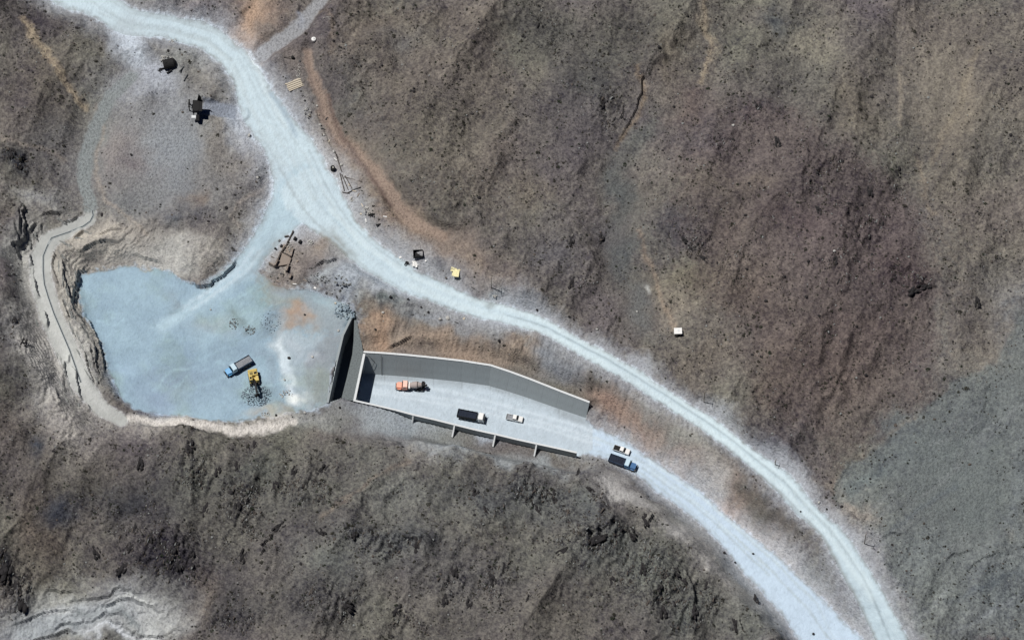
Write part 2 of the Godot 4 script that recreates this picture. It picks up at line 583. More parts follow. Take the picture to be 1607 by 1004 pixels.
# ================================================================ terrain
func build_terrain() -> void:
	var total := NX * NZ
	lay_height([
		[-60, -60, 16], [50, 50, 15], [150, 60, 12.5], [270, 100, 12], [300, 250, 12], [200, 230, 12.5], [350, 330, 12], [60, 200, 17], [30, 300, 18], [120, 130, 14],
		[-40, 450, 22], [10, 450, 21], [10, 600, 20], [60, 700, 17], [-40, 800, 18], [330, 0, 12], [420, 30, 12], [520, 60, 12.5], [470, 160, 11.5], [560, 280, 12],
		[480, 300, 10.5], [200, 40, 11.5], [600, 100, 14], [700, 200, 16], [650, 330, 13], [750, 350, 14], [850, 150, 19], [900, 400, 14.5], [950, 480, 12], [820, 450, 11.5], [1000, 80, 17],
		[960, 280, 13], [1020, 440, 12], [1080, 200, 19], [1100, 60, 19], [1200, 250, 23], [1300, 300, 24], [1250, 450, 20], [1150, 540, 15], [1400, 400, 22], [1450, 250, 20], [1550, 120, 24],
		[1560, 400, 19], [1600, 600, 16], [1450, 700, 13], [1350, 740, 11], [1250, 650, 14], [1500, 850, 10], [1620, 960, 8], [1680, 300, 22], [1300, 50, 21], [1420, 120, 20],
		[100, 800, 14], [250, 740, 10.5], [400, 780, 13], [550, 800, 15], [700, 800, 15], [850, 850, 15], [950, 820, 13], [1000, 950, 12], [1100, 930, 9], [750, 715, 6], [620, 690, 8], [560, 660, 8],
		[900, 760, 5], [300, 900, 14], [150, 915, 13], [150, 965, 8], [150, 1010, 3], [40, 950, 10], [60, 1040, 3], [550, 1000, 15], [750, 1000, 15], [450, 900, 14], [1000, 640, 9.5], [1100, 720, 10], [1200, 800, 10], [1290, 900, 9.5], [1350, 1000, 9],
		[400, 470, 9.5], [500, 440, 10], [580, 500, 9.6], [700, 520, 9.4], [860, 580, 8.5], [1450, 1040, 9], [850, 300, 16], [780, 60, 17], [480, 560, 9], [470, 650, 8.6]])
	FLAT.resize(total)
	RUG.resize(total)
	TER.resize(total)
	CALM.resize(total)
	RILL.resize(total)
	FN.resize(total)
	var fnn := fnl(7, 0.4, 4)
	CR.resize(total)
	CG.resize(total)
	CB.resize(total)
	CLS.resize(total)
	WX.resize(total)
	WZ.resize(total)
	RUG.fill(0.22)
	var w1 := fnl(1, 0.045, 4)
	var w2 := fnl(2, 0.045, 4)
	var c1 := fnl(3, 0.02, 5)
	var c2 := fnl(4, 0.035, 5)
	var c3 := fnl(5, 0.22, 4)
	var base := lin(102, 98, 92)
	var violet := lin(92, 87, 88)
	var olive := lin(104, 104, 93)
	for j in NZ:
		for i in NX:
			var k := j * NX + i
			var x := X0 + i * CELL
			var z := Z0 + j * CELL
			FN[k] = fnn.get_noise_2d(x, z)
			WX[k] = w1.get_noise_2d(x, z) * 7.0
			WZ[k] = w2.get_noise_2d(x, z) * 7.0
			var a := c1.get_noise_2d(x, z)
			var c := base.lerp(violet, clampf(a * 1.8, 0, 1)).lerp(olive, clampf(-a * 1.6, 0, 1))
			CR[k] = c.r
			CG[k] = c.g
			CB[k] = c.b

	for s in [[250, 250, 130, 120, 0, 1.0], [150, 220, 40, 90, 0, 0.9], [240, 120, 80, 40, 0, 0.9], [340, 170, 40, 24, 0, 0.8], [620, 665, 150, 40, 8, 1.0], [820, 715, 110, 20, 12, 0.9], [990, 770, 80, 30, 35, 0.7], [1080, 830, 80, 34, 42, 0.7], [1180, 930, 60, 40, 45, 0.7], [1020, 650, 140, 50, 32, 0.85], [1180, 790, 120, 50, 42, 0.85], [1290, 920, 60, 80, 50, 0.9], [680, 520, 160, 40, 6, 0.8], [860, 560, 80, 40, 25, 0.8], [1500, 780, 140, 160, 0, 0.75], [1590, 600, 60, 120, 0, 0.6], [980, 340, 30, 110, 5, 0.7], [1000, 470, 40, 60, 0, 0.7], [560, 240, 60, 120, -35, 0.7], [680, 390, 110, 50, 20, 0.7], [470, 120, 50, 80, 0, 0.6], [400, 30, 40, 60, 0, 0.9], [230, 390, 110, 40, -5, 0.8], [60, 450, 60, 160, 0, 0.5], [140, 970, 160, 50, 0, 0.8], [500, 400, 70, 50, 0, 0.7], [1480, 150, 90, 140, 0, 0.35]]:
		calm_spot(s[0], s[1], s[2], s[3], s[4], s[5])
	# ---- spurs and gullies of the hills, calm ground left out
	var r1 := fnl(41, 0.013, 3, FastNoiseLite.FRACTAL_RIDGED)
	var r2 := fnl(42, 0.045, 3, FastNoiseLite.FRACTAL_RIDGED)
	for j in NZ:
		for i in NX:
			var k := j * NX + i
			var x := X0 + i * CELL
			var z := Z0 + j * CELL
			var u := x * 0.93 + z * 0.36
			var v := (z * 0.93 - x * 0.36) * 0.5
			H[k] += (r1.get_noise_2d(u, v) * 5.6 + r2.get_noise_2d(u + WX[k], v + WZ[k]) * 1.3) * (1.0 - 0.9 * CALM[k])

	# two dry gullies run down between the spurs
	for g in [[[[1104, 90], [1090, 125], [1040, 165], [1005, 210], [970, 290], [975, 380], [1000, 470], [1010, 505]], 3.0], [[[1470, 330], [1480, 420], [1478, 520], [1440, 640], [1330, 750]], 2.0], [[[840, 90], [850, 200], [835, 300]], 1.5]]:
		var gl := []
		for q in g[0]:
			gl.append([q[0], q[1], 9, on_ground(q[0], q[1], 14.0).y - g[1]])
		strip(gl, {"fall": 15.0, "flat": 0.0, "keep": 0.85, "wob": 0.8})
	# ---- earth, rock and plant cover by place
	for s in [
		[60, 40, 90, 50, 0, 96, 90, 86], [50, 45, 45, 30, 20, 72, 66, 70], [70, 140, 60, 90, 0, 100, 92, 82], [15, 255, 35, 30, 0, 50, 51, 60], [70, 220, 40, 60, 0, 86, 82, 80],
		[60, 310, 60, 20, 0, 150, 150, 146, 0.6], [30, 520, 45, 90, 0, 66, 64, 70], [20, 660, 60, 60, 0, 92, 84, 78], [20, 400, 20, 60, 0, 100, 100, 98], [40, 400, 30, 70, 0, 150, 148, 140, 0.6], [80, 600, 40, 70, 20, 156, 154, 148, 0.7],
		[250, 240, 150, 135, 0, 128, 128, 127, 1.0], [270, 230, 60, 90, 0, 130, 136, 140, 0.9], [190, 240, 50, 60, 10, 134, 124, 118, 0.6], [215, 255, 20, 30, 0, 112, 104, 104, 0.7], [330, 300, 60, 60, 0, 118, 116, 114], [310, 305, 22, 24, 20, 128, 112, 98, 0.6],
		[150, 210, 30, 70, 10, 118, 120, 116, 0.8], [280, 90, 60, 40, 0, 124, 124, 118], [340, 120, 40, 50, 0, 118, 112, 104], [360, 220, 40, 60, 0, 126, 118, 108, 0.7], [230, 130, 60, 40, 0, 152, 160, 168, 0.7], [345, 170, 24, 12, 5, 122, 128, 138, 0.8],
		[210, 330, 60, 40, 20, 108, 110, 110, 0.7], [275, 355, 12, 16, 0, 82, 90, 100, 0.6], [250, 400, 110, 26, -4, 152, 146, 134, 0.8], [190, 395, 70, 34, -20, 150, 142, 130, 0.7], [330, 395, 40, 30, 0, 128, 118, 108, 0.7],
		[400, 30, 40, 70, 0, 172, 142, 116, 0.9], [440, 40, 40, 30, -30, 120, 112, 104, 0.7], [330, 5, 40, 20, 0, 120, 110, 108, 0.7], [460, 100, 40, 50, 0, 122, 112, 104, 0.7], [490, 190, 30, 60, -30, 124, 120, 114, 0.6],
		[550, 250, 40, 90, -35, 132, 116, 100, 0.8], [640, 340, 80, 40, 35, 136, 114, 96, 0.8], [700, 400, 90, 40, 20, 132, 116, 102, 0.7], [760, 430, 40, 20, 20, 134, 118, 100, 0.6], [620, 390, 60, 30, 40, 136, 126, 116, 0.6],
		[600, 60, 70, 60, 0, 100, 92, 84], [640, 70, 50, 30, 0, 92, 94, 96], [680, 200, 110, 110, 0, 101, 97, 88], [720, 300, 80, 50, 0, 99, 94, 85], [800, 240, 70, 60, 0, 100, 92, 88], [560, 140, 50, 60, 0, 98, 96, 90],
		[860, 60, 80, 80, 0, 82, 79, 74], [840, 120, 30, 40, 0, 112, 106, 94, 0.6], [930, 130, 60, 90, 20, 84, 82, 78], [800, 350, 60, 50, 0, 104, 98, 92], [870, 400, 50, 60, 20, 94, 90, 90], [905, 200, 60, 80, 0, 88, 82, 82], [830, 300, 30, 40, 0, 118, 108, 94, 0.6],
		[1000, 50, 70, 60, 0, 86, 82, 76], [1060, 90, 25, 70, 10, 112, 102, 88, 0.6], [1020, 200, 26, 60, 30, 90, 92, 88, 0.7], [970, 300, 26, 80, 10, 86, 90, 87, 0.75], [985, 400, 28, 60, 0, 88, 92, 90, 0.75], [1005, 480, 26, 50, -10, 96, 99, 98, 0.7],
		[1108, 60, 8, 60, 0, 142, 130, 110, 0.8], [1150, 80, 60, 60, 0, 110, 108, 94, 0.7], [1080, 170, 60, 50, 0, 100, 88, 82], [1180, 180, 60, 50, 0, 90, 80, 82], [1110, 220, 70, 40, 0, 92, 84, 84], [1090, 300, 80, 30, 0, 106, 100, 88], [1190, 280, 60, 20, 10, 124, 114, 98, 0.7],
		[1060, 350, 50, 50, 0, 88, 84, 86], [1140, 370, 70, 50, 0, 94, 86, 80], [1100, 440, 100, 40, 0, 106, 99, 84], [1180, 470, 80, 50, 0, 104, 94, 84], [1100, 560, 80, 40, 0, 112, 103, 92], [1060, 490, 40, 40, 0, 120, 110, 98, 0.6],
		[1290, 260, 110, 80, 20, 84, 80, 80], [1260, 345, 90, 44, 30, 76, 66, 70], [1370, 340, 100, 70, 30, 80, 73, 75], [1420, 430, 80, 50, 20, 74, 64, 66], [1300, 260, 110, 50, 25, 82, 77, 75, 0.9], [1320, 430, 70, 60, 0, 90, 82, 80], [1220, 390, 50, 50, 0, 98, 90, 86], [1300, 570, 120, 70, 10, 103, 91, 83, 0.95], [1340, 520, 90, 50, 0, 92, 82, 78, 0.95], [1220, 590, 60, 60, 0, 102, 92, 82],
		[1260, 120, 90, 80, 0, 92, 88, 82], [1230, 30, 40, 30, 0, 76, 80, 82], [1280, 60, 50, 50, 0, 120, 114, 100, 0.7], [1350, 160, 50, 80, 0, 108, 100, 88], [1480, 130, 90, 120, 0, 112, 106, 95], [1580, 60, 60, 80, 0, 96, 92, 86], [1480, 260, 60, 90, 0, 108, 102, 92], [1570, 240, 60, 70, 0, 98, 96, 90], [1510, 180, 20, 80, 15, 124, 114, 98, 0.6],
		[1500, 400, 50, 60, 0, 100, 95, 88], [1560, 340, 50, 40, 0, 84, 78, 78], [1580, 470, 60, 70, 0, 104, 106, 108], [1480, 520, 30, 60, 0, 116, 112, 104], [1540, 560, 60, 60, 0, 110, 104, 96], [1580, 620, 50, 80, 0, 110, 110, 106],
		[1500, 720, 130, 110, -20, 106, 112, 108, 0.95], [1370, 750, 50, 22, -35, 80, 91, 94], [1420, 700, 50, 40, -30, 92, 98, 98], [1540, 800, 90, 60, -30, 104, 108, 104], [1450, 880, 70, 70, 0, 112, 116, 114], [1570, 920, 70, 70, 0, 110, 116, 118], [1600, 780, 16, 120, 0, 112, 117, 119], [1590, 840, 14, 14, 0, 150, 140, 124, 0.6], [1330, 780, 20, 40, -35, 134, 120, 106, 0.6], [1480, 930, 60, 50, 0, 116, 116, 110],
		[640, 530, 110, 24, 4, 140, 124, 108], [580, 520, 30, 40, 0, 150, 124, 102, 0.9], [730, 545, 80, 26, 8, 142, 122, 104], [670, 505, 80, 10, 8, 124, 130, 134, 0.7], [820, 550, 60, 26, 20, 140, 124, 108], [860, 560, 30, 30, 20, 122, 128, 134, 0.8], [890, 570, 40, 26, 20, 118, 124, 132, 0.7], [960, 630, 60, 30, 30, 154, 126, 108], [1020, 665, 70, 26, 33, 154, 130, 114], [1020, 635, 70, 18, 32, 134, 132, 126, 0.8], [1080, 690, 70, 34, 36, 134, 132, 124], [1070, 715, 50, 14, 36, 150, 132, 118, 0.8], [1150, 775, 44, 26, 38, 172, 138, 116], [1110, 740, 40, 24, 35, 150, 142, 132, 0.7], [1180, 815, 70, 22, 42, 176, 162, 150, 0.9], [1240, 880, 70, 24, 48, 174, 162, 150, 0.9], [1300, 960, 60, 24, 52, 168, 158, 148, 0.85], [1120, 735, 40, 16, 36, 170, 164, 156, 0.8], [1280, 900, 50, 50, 45, 132, 132, 126], [1260, 930, 50, 30, 50, 154, 140, 126, 0.8],
		[620, 655, 120, 26, 8, 138, 148, 150, 0.9], [500, 660, 60, 20, 0, 122, 122, 116, 0.8], [720, 700, 120, 20, 6, 144, 154, 156, 0.9], [860, 725, 80, 18, 14, 138, 146, 146, 0.8], [660, 705, 60, 16, 5, 138, 130, 118, 0.6], [980, 765, 70, 22, 32, 156, 153, 148, 0.95], [1060, 825, 80, 24, 40, 158, 155, 150, 0.95], [1130, 890, 70, 26, 46, 150, 146, 140, 0.9], [1190, 960, 50, 40, 52, 142, 142, 138, 0.85],
		[120, 760, 120, 60, 0, 84, 79, 72], [60, 830, 50, 80, 0, 100, 90, 80], [200, 790, 90, 40, 0, 64, 62, 66], [100, 790, 30, 30, 10, 60, 62, 72], [50, 715, 20, 20, 40, 58, 62, 74], [250, 870, 100, 60, 20, 60, 56, 60], [300, 760, 70, 60, 0, 80, 80, 74], [360, 830, 80, 70, 0, 84, 80, 74], [400, 740, 60, 40, 0, 82, 84, 78], [370, 960, 70, 50, 0, 62, 58, 62], [310, 940, 30, 40, 0, 104, 92, 80, 0.7], [10, 890, 24, 30, 0, 44, 42, 48], [30, 940, 20, 20, 0, 50, 46, 50],
		[470, 780, 90, 60, -10, 82, 80, 76], [560, 720, 60, 40, 0, 96, 94, 88], [640, 780, 90, 60, 0, 110, 110, 104], [620, 860, 90, 50, 0, 98, 98, 94], [520, 880, 60, 50, 0, 96, 98, 94], [500, 940, 80, 50, 0, 76, 72, 72], [640, 850, 60, 18, 10, 66, 68, 74, 0.8], [560, 835, 26, 18, 20, 68, 70, 76, 0.8], [760, 780, 70, 40, 20, 74, 76, 80], [720, 900, 60, 60, 0, 88, 84, 82], [780, 910, 50, 50, 10, 80, 76, 76], [700, 980, 110, 40, 0, 92, 86, 80], [850, 790, 70, 50, 30, 82, 86, 86], [920, 790, 60, 40, 30, 90, 94, 92], [840, 880, 70, 50, 0, 94, 92, 84], [950, 860, 70, 40, -10, 86, 88, 86], [880, 960, 90, 50, 0, 94, 87, 80], [1010, 890, 80, 60, 0, 88, 90, 84], [1080, 960, 70, 60, 0, 90, 92, 86], [1160, 980, 40, 40, 0, 92, 92, 86], [1030, 810, 30, 20, 0, 108, 104, 98, 0.6],
		[140, 965, 130, 40, -4, 158, 164, 164, 0.95], [60, 985, 70, 30, 0, 146, 154, 156, 0.8], [240, 985, 50, 30, 0, 172, 174, 170, 0.9], [90, 932, 60, 16, -10, 158, 158, 150, 0.7], [130, 962, 26, 8, 0, 112, 120, 120, 0.8], [190, 975, 40, 6, 10, 120, 128, 128, 0.8], [100, 985, 40, 6, -6, 122, 130, 132, 0.7], [210, 950, 30, 6, 8, 182, 184, 178, 0.8], [90, 958, 30, 6, -8, 184, 186, 182, 0.8], [160, 992, 50, 6, 0, 190, 196, 198, 0.8], [105, 450, 30, 100, -8, 170, 165, 152, 0.95], [125, 560, 34, 80, -20, 160, 158, 150, 0.95], [150, 370, 80, 30, -20, 168, 160, 146, 0.9], [260, 402, 110, 24, -2, 164, 162, 154, 0.9], [70, 560, 40, 120, -18, 164, 160, 152, 0.8], [40, 400, 24, 90, 0, 158, 156, 148, 0.8], [110, 660, 60, 40, 20, 150, 144, 136, 0.7], [270, 650, 110, 18, -4, 168, 164, 154, 0.8], [250, 675, 60, 14, 0, 150, 144, 134, 0.7]]:
		var m: float = (s[5] + s[6] + s[7]) / 3.0
		var g := 0.45 if s[7] > s[5] else 0.1
		tint(s[0], s[1], s[2], s[3], s[4], lerpf(s[5], m, g) - 1.0, lerpf(s[6], m, g) + 1.0, lerpf(s[7], m, g) + 1.0, s[8] if s.size() > 8 else 0.85)
	# wide zones of soil: purple brown hillside, smooth grey green slope, tan eastern spur
	for g in [[[[1060, 270], [1180, 160], [1300, 200], [1420, 290], [1485, 430], [1470, 560], [1440, 640], [1330, 730], [1240, 650], [1180, 560], [1120, 480], [1060, 380]], 93, 83, 79, 0.5, 7.0], [[[1308, 775], [1332, 735], [1430, 652], [1500, 590], [1560, 560], [1607, 490], [1650, 480], [1650, 1015], [1450, 1015], [1390, 900], [1340, 815]], 101, 108, 106, 0.7, 1.2], [[[1400, 0], [1440, 200], [1500, 400], [1510, 560], [1560, 560], [1640, 400], [1640, 0]], 114, 107, 96, 0.4, 6.0], [[[200, 700], [470, 690], [700, 725], [900, 750], [1000, 810], [1150, 970], [1150, 1015], [330, 1015], [330, 900]], 92, 92, 86, 0.3, 6.0], [[[520, 0], [780, 0], [800, 200], [780, 340], [640, 260], [560, 160]], 104, 96, 86, 0.4, 6.0]]:
		var ol := []
		for q in g[0]:
			ol.append([q[0], q[1], on_ground(q[0], q[1], 15.0).y])
		area(ol, 12.0, 0.0, {"col": lin(g[1], g[2], g[3]), "amount": g[4], "fringe": g[5], "wob": 1.0})
	# thin pale footpaths and gullies on the hills
	for g in [
		[[[35, 30], [60, 75], [95, 120], [130, 160]], 4.5, 150, 137, 114, 0.75], [[[0, 215], [60, 230], [100, 250]], 2, 128, 120, 110, 0.5], [[[1110, 0], [1108, 50], [1112, 80], [1100, 130]], 2, 150, 138, 116, 0.7],
		[[[1000, 100], [1016, 130], [1010, 160], [985, 200], [968, 235]], 1.5, 132, 116, 94, 0.6], [[[1003, 360], [1015, 400], [1030, 440], [1050, 490], [1058, 515]], 1.5, 134, 120, 104, 0.6], [[[1412, 100], [1416, 160], [1412, 200]], 1.5, 136, 128, 112, 0.6],
		[[[1440, 250], [1456, 300], [1470, 340]], 2, 128, 118, 102, 0.5], [[[1536, 80], [1510, 150], [1460, 260]], 4, 124, 116, 100, 0.5], [[[1350, 720], [1400, 680], [1440, 650]], 2, 128, 122, 110, 0.5], [[[640, 720], [560, 770], [500, 810]], 2, 120, 110, 98, 0.6],
		[[[150, 160], [160, 200], [146, 260], [160, 310], [200, 340], [225, 370]], 1.2, 150, 142, 130, 0.7], [[[418, 285], [380, 315], [365, 340], [372, 370]], 1.2, 146, 138, 128, 0.6], [[[500, 0], [520, 40], [522, 80]], 1.5, 124, 112, 98, 0.5], [[[1380, 880], [1420, 940], [1440, 1004]], 3, 128, 126, 122, 0.6],
		[[[840, 510], [826, 545]], 1.2, 160, 158, 150, 0.7], [[[1500, 760], [1380, 850]], 2, 92, 100, 104, 0.5], [[[1590, 940], [1500, 990]], 2, 128, 134, 136, 0.5], [[[1600, 900], [1480, 950]], 2, 94, 102, 106, 0.5]]:
		var line := []
		for q in g[0]:
			line.append([q[0], q[1], g[1], on_ground(q[0], q[1], 12.0).y])
		strip(line, {"col": lin(g[2], g[3], g[4]), "fringe": 0.8, "amount": g[5], "wob": 0.35})

	# ---- where bare rock breaks the surface
	for s in [[260, 860, 110, 60, 20, 1.0], [300, 740, 70, 60, 0, 0.8], [380, 800, 60, 90, 0, 0.8], [480, 760, 60, 60, 0, 0.75], [370, 970, 60, 40, 0, 0.9], [20, 920, 40, 50, 0, 1.1], [140, 800, 70, 50, 0, 0.5], [520, 940, 60, 50, 0, 0.7],
		[600, 850, 90, 24, 10, 0.8], [760, 790, 60, 40, 20, 0.6], [720, 910, 40, 50, 0, 0.75], [780, 920, 40, 60, 10, 0.8], [850, 780, 80, 40, 35, 0.85], [930, 840, 90, 50, -15, 1.0], [1020, 900, 90, 60, 0, 0.95], [1090, 960, 60, 50, 0, 0.9], [640, 970, 60, 40, 0, 0.65], [960, 780, 50, 30, 30, 0.8],
		[20, 510, 40, 80, 0, 0.7], [15, 255, 30, 30, 0, 0.9], [60, 60, 50, 40, 0, 0.35], [860, 50, 90, 70, 0, 0.5], [940, 170, 50, 50, 0, 0.6], [900, 370, 50, 30, 0, 0.6], [900, 440, 30, 20, 0, 0.5], [1080, 370, 40, 40, 0, 0.6], [1150, 410, 70, 40, 0, 0.5],
		[1290, 260, 100, 70, 20, 0.55], [1400, 290, 50, 60, 10, 0.6], [1310, 410, 60, 50, 0, 0.7], [1430, 440, 60, 40, 0, 0.75], [1350, 350, 80, 50, 20, 0.6], [1190, 180, 40, 40, 0, 0.6], [1120, 220, 60, 30, 0, 0.5], [1570, 200, 40, 60, 0, 0.4], [1550, 350, 40, 30, 0, 0.5], [820, 220, 40, 80, 0, 0.4],
		[1240, 620, 60, 30, 0, 0.35], [1440, 860, 60, 30, 0, 0.5], [660, 150, 120, 90, 0, 0.3], [740, 290, 90, 60, 0, 0.32], [1530, 890, 60, 30, -20, 0.4]]:
		rugged(s[0], s[1], s[2], s[3], s[4], s[5])
	for s in [[105, 390, 34, 46, 0, 1.2], [105, 460, 30, 80, 0, 1.4], [145, 570, 34, 90, -20, 1.3], [180, 380, 90, 30, -15, 0.8], [40, 370, 20, 60, 0, 0.9], [75, 570, 36, 100, -18, 1.2], [150, 965, 150, 50, -5, 1.0], [40, 320, 60, 20, 0, 0.7], [250, 680, 90, 20, 0, 0.5]]:
		terrace(s[0], s[1], s[2], s[3], s[4], s[5])
	for s in [[640, 525, 110, 30, 4, 1.0], [760, 545, 90, 30, 10, 1.0], [860, 575, 70, 34, 24, 1.0], [960, 625, 70, 40, 30, 1.0], [1050, 680, 70, 40, 34, 0.9], [1150, 770, 80, 40, 40, 0.9], [1240, 870, 70, 40, 45, 0.8]]:
		rill(s[0], s[1], s[2], s[3], s[4], s[5])

	# ---- roads, yards and tracks
	var dusty := lin(202, 220, 230)
	var track := lin(136, 120, 104)
	area([[120, 428], [200, 420], [268, 420], [290, 438], [330, 452], [362, 436], [384, 412], [410, 430], [450, 450], [500, 458], [540, 470], [552, 493], [538, 526], [525, 581], [514, 632], [480, 640], [430, 655], [380, 664], [320, 662], [250, 645], [212, 640], [190, 612], [164, 568], [140, 512], [122, 462]], 9.0, 8.0, {"col": lin(157, 181, 198), "fringe": 0.8, "cls": 3})
	strip([[143, 328, 6, 12.6], [138, 344, 10, 12.8], [110, 358, 13, 13.6], [76, 378, 14, 14.6], [63, 405, 16, 14.8], [64, 440, 16, 14.6], [78, 495, 17, 14.0], [105, 555, 17, 13.0], [130, 605, 15, 12.0], [158, 642, 13, 11.0], [190, 660, 10, 10.2]], {"col": lin(182, 184, 182), "fringe": 0.5, "fall": 10.0, "cls": 4, "wob": 0.1})
	strip([[62, 410, 5, 14.8], [62, 440, 5, 14.6], [76, 495, 6, 14.0], [104, 555, 7, 13.0], [136, 610, 8, 12.0], [162, 640, 6, 11.0]], {"col": lin(206, 208, 206), "fringe": 0.8, "amount": 0.6, "wob": 0.2})
	strip([[520, -20, 10, 12], [498, 8, 9, 12], [476, 34, 10, 12], [440, 62, 12, 11.8], [412, 86, 12, 11.4]], {"col": lin(140, 142, 142), "fringe": 0.5, "calm": true, "fall": 3.0, "cls": 5, "wob": 0.2})
	strip([[482, 85, 6, 12], [492, 120, 7, 12], [508, 170, 8, 12], [540, 225, 9, 12], [580, 265, 9, 12.2], [610, 300, 9, 12.4], [640, 345, 9, 12.4], [700, 372, 8, 12.4]], {"col": lin(138, 122, 108), "fringe": 0.9, "calm": true, "fall": 2.5, "cls": 5, "wob": 0.25, "keep": 0.6})
	strip([[512, 150, 2, 12], [530, 195, 3, 12], [560, 250, 4, 12], [590, 290, 3, 12.3], [612, 325, 3, 12.4]], {"col": lin(104, 90, 82), "fringe": 0.5, "amount": 0.8, "wob": 0.2})
	strip([[478, 80, 2, 12], [486, 110, 2, 12], [498, 160, 2, 12], [524, 215, 2.5, 12], [560, 258, 2, 12.1]], {"col": lin(110, 98, 90), "fringe": 0.5, "amount": 0.7, "wob": 0.2})
	strip([[205, 120, 9, 12.2], [175, 150, 11, 12.4], [148, 195, 11, 12.5], [134, 240, 10, 12.6], [132, 290, 9, 12.6], [140, 325, 9, 12.6]], {"col": lin(124, 130, 128), "fringe": 0.5, "calm": true, "fall": 9.0, "cls": 5, "wob": 0.2})
	for g in [[[[95, -30, 44, 12], [150, 5, 34, 12], [205, 36, 30, 11.6], [270, 42, 24, 11.4], [330, 60, 24, 11.2], [370, 92, 30, 11], [396, 140, 36, 10.8], [425, 195, 42, 10.6], [462, 250, 50, 10.3], [486, 300, 60, 10.1], [530, 356, 44, 9.9], [580, 402, 38, 9.8], [640, 440, 36, 9.8], [710, 470, 28, 9.8], [790, 492, 24, 9.8]], 0.7, 5.0], [[[790, 492, 24, 9.8], [860, 515, 18, 9.8], [950, 560, 18, 9.9], [1050, 621, 19, 10], [1150, 689, 20, 10], [1230, 755, 22, 10], [1300, 826, 24, 10], [1360, 910, 26, 9.6], [1408, 1000, 28, 9.2]], 0.65, 2.6], [[[905, 684, 30, 0], [960, 704, 28, 0], [1010, 732, 28, 0], [1080, 782, 32, 0], [1150, 842, 38, 0], [1210, 900, 44, 0], [1265, 960, 50, 0], [1330, 1040, 56, 0]], 0.55, 3.0], [[[470, 300, 40, 10], [425, 360, 30, 9.6], [395, 400, 26, 9.2]], 0.7, 3.5]]:
		strip(g[0], {"col": lin(164, 170, 174), "fringe": g[2], "amount": g[1] + 0.1, "wob": 0.5, "calm": true})
	for g in [[385, 190, 26, 46, 10, 178, 188, 196, 0.75], [410, 235, 26, 40, 20, 172, 178, 182, 0.6], [440, 290, 24, 40, 10, 178, 188, 194, 0.7], [525, 270, 18, 50, -20, 172, 174, 172, 0.6], [500, 230, 16, 40, -25, 160, 162, 160, 0.5], [560, 345, 30, 20, 40, 160, 160, 156, 0.6], [235, 120, 40, 26, 0, 160, 166, 174, 0.6], [190, 70, 16, 40, 0, 150, 156, 160, 0.5], [590, 440, 40, 22, 20, 172, 182, 188, 0.6], [480, 370, 50, 20, 0, 172, 178, 182, 0.5]]:
		tint(g[0], g[1], g[2], g[3], g[4], g[5], g[6], g[7], g[8])
		calm_spot(g[0], g[1], g[2], g[3], g[4], 0.8)
	# long oblique streaks of wash on the smooth southeastern slope
	for q in 34:
		var a := Vector2(rng.randf_range(1400, 1640), rng.randf_range(620, 1000))
		var len := rng.randf_range(40, 130)
		var d := Vector2(-0.82, 0.57).rotated(rng.randf_range(-0.15, 0.15)) * len
		var c := rng.randf_range(88, 134)
		strip([[a.x, a.y, 0.7, on_ground(a.x, a.y, 12.0).y], [a.x + d.x * 0.5, a.y + d.y * 0.5 + 3, 1.6, on_ground(a.x + d.x * 0.5, a.y + d.y * 0.5, 12.0).y], [a.x + d.x, a.y + d.y, 0.6, on_ground(a.x + d.x, a.y + d.y, 12.0).y]], {"col": lin(c * 0.97, c * 1.01, c), "fringe": 0.8, "amount": 0.5, "wob": 0.3})
	# main haul road with its junction, then the branch into the yard, then the road on the embankment
	strip([[95, -30, 34, 12], [150, 5, 24, 12], [205, 36, 20, 11.6], [270, 42, 17, 11.4], [330, 60, 17, 11.2], [370, 92, 20, 11], [396, 140, 24, 10.8], [425, 195, 27, 10.6], [458, 245, 36, 10.3], [482, 296, 46, 10.1]], {"col": dusty, "fringe": 1.5, "fall": 7.0, "cls": 1, "wob": 0.3, "margin": 0.8})
	strip([[200, 40, 14, 11.6], [208, 75, 11, 11.8], [214, 96, 8, 12]], {"col": lin(186, 198, 206), "fringe": 3.0, "amount": 0.75, "wob": 0.4})
	strip([[478, 300, 40, 10.2], [450, 332, 30, 9.9], [425, 362, 21, 9.6], [405, 390, 18, 9.3], [382, 424, 17, 9.1], [340, 456, 13, 9.0], [290, 486, 12, 9.0], [255, 510, 8, 9]], {"col": lin(184, 208, 222), "fringe": 1.8, "fall": 4.0, "cls": 1, "wob": 0.25, "amount": 0.85, "margin": 0.6})
	strip([[488, 305, 44, 10.1], [530, 356, 28, 9.9], [580, 402, 22, 9.8], [640, 440, 19, 9.8], [710, 470, 15, 9.8], [790, 492, 12, 9.8], [860, 517, 10, 9.8], [950, 563, 9.5, 9.9], [1050, 625, 10, 10], [1150, 694, 11, 10], [1230, 760, 12, 10], [1300, 832, 14, 10], [1360, 916, 15, 9.6], [1408, 1004, 17, 9.2], [1440, 1080, 18, 9]], {"col": dusty, "fringe": 0.8, "fall": 6.0, "cls": 1, "wob": 0.18, "margin": 0.6})
	# worn furrow along it, and paler wheel tracks
	strip([[795, 494, 0.3, 9.8], [830, 505, 0.9, 9.7], [860, 515, 1.0, 9.65], [950, 561, 1.0, 9.75], [1050, 622, 1.0, 9.85], [1150, 690, 1.2, 9.85], [1232, 757, 1.6, 9.85], [1303, 830, 1.8, 9.85], [1356, 906, 0.8, 9.5], [1398, 990, 0.6, 9.2], [1430, 1070, 0.5, 9.0]], {"col": lin(150, 164, 172), "fringe": 0.35, "fall": 0.8, "cls": 1, "amount": 0.75, "wob": 0.05})
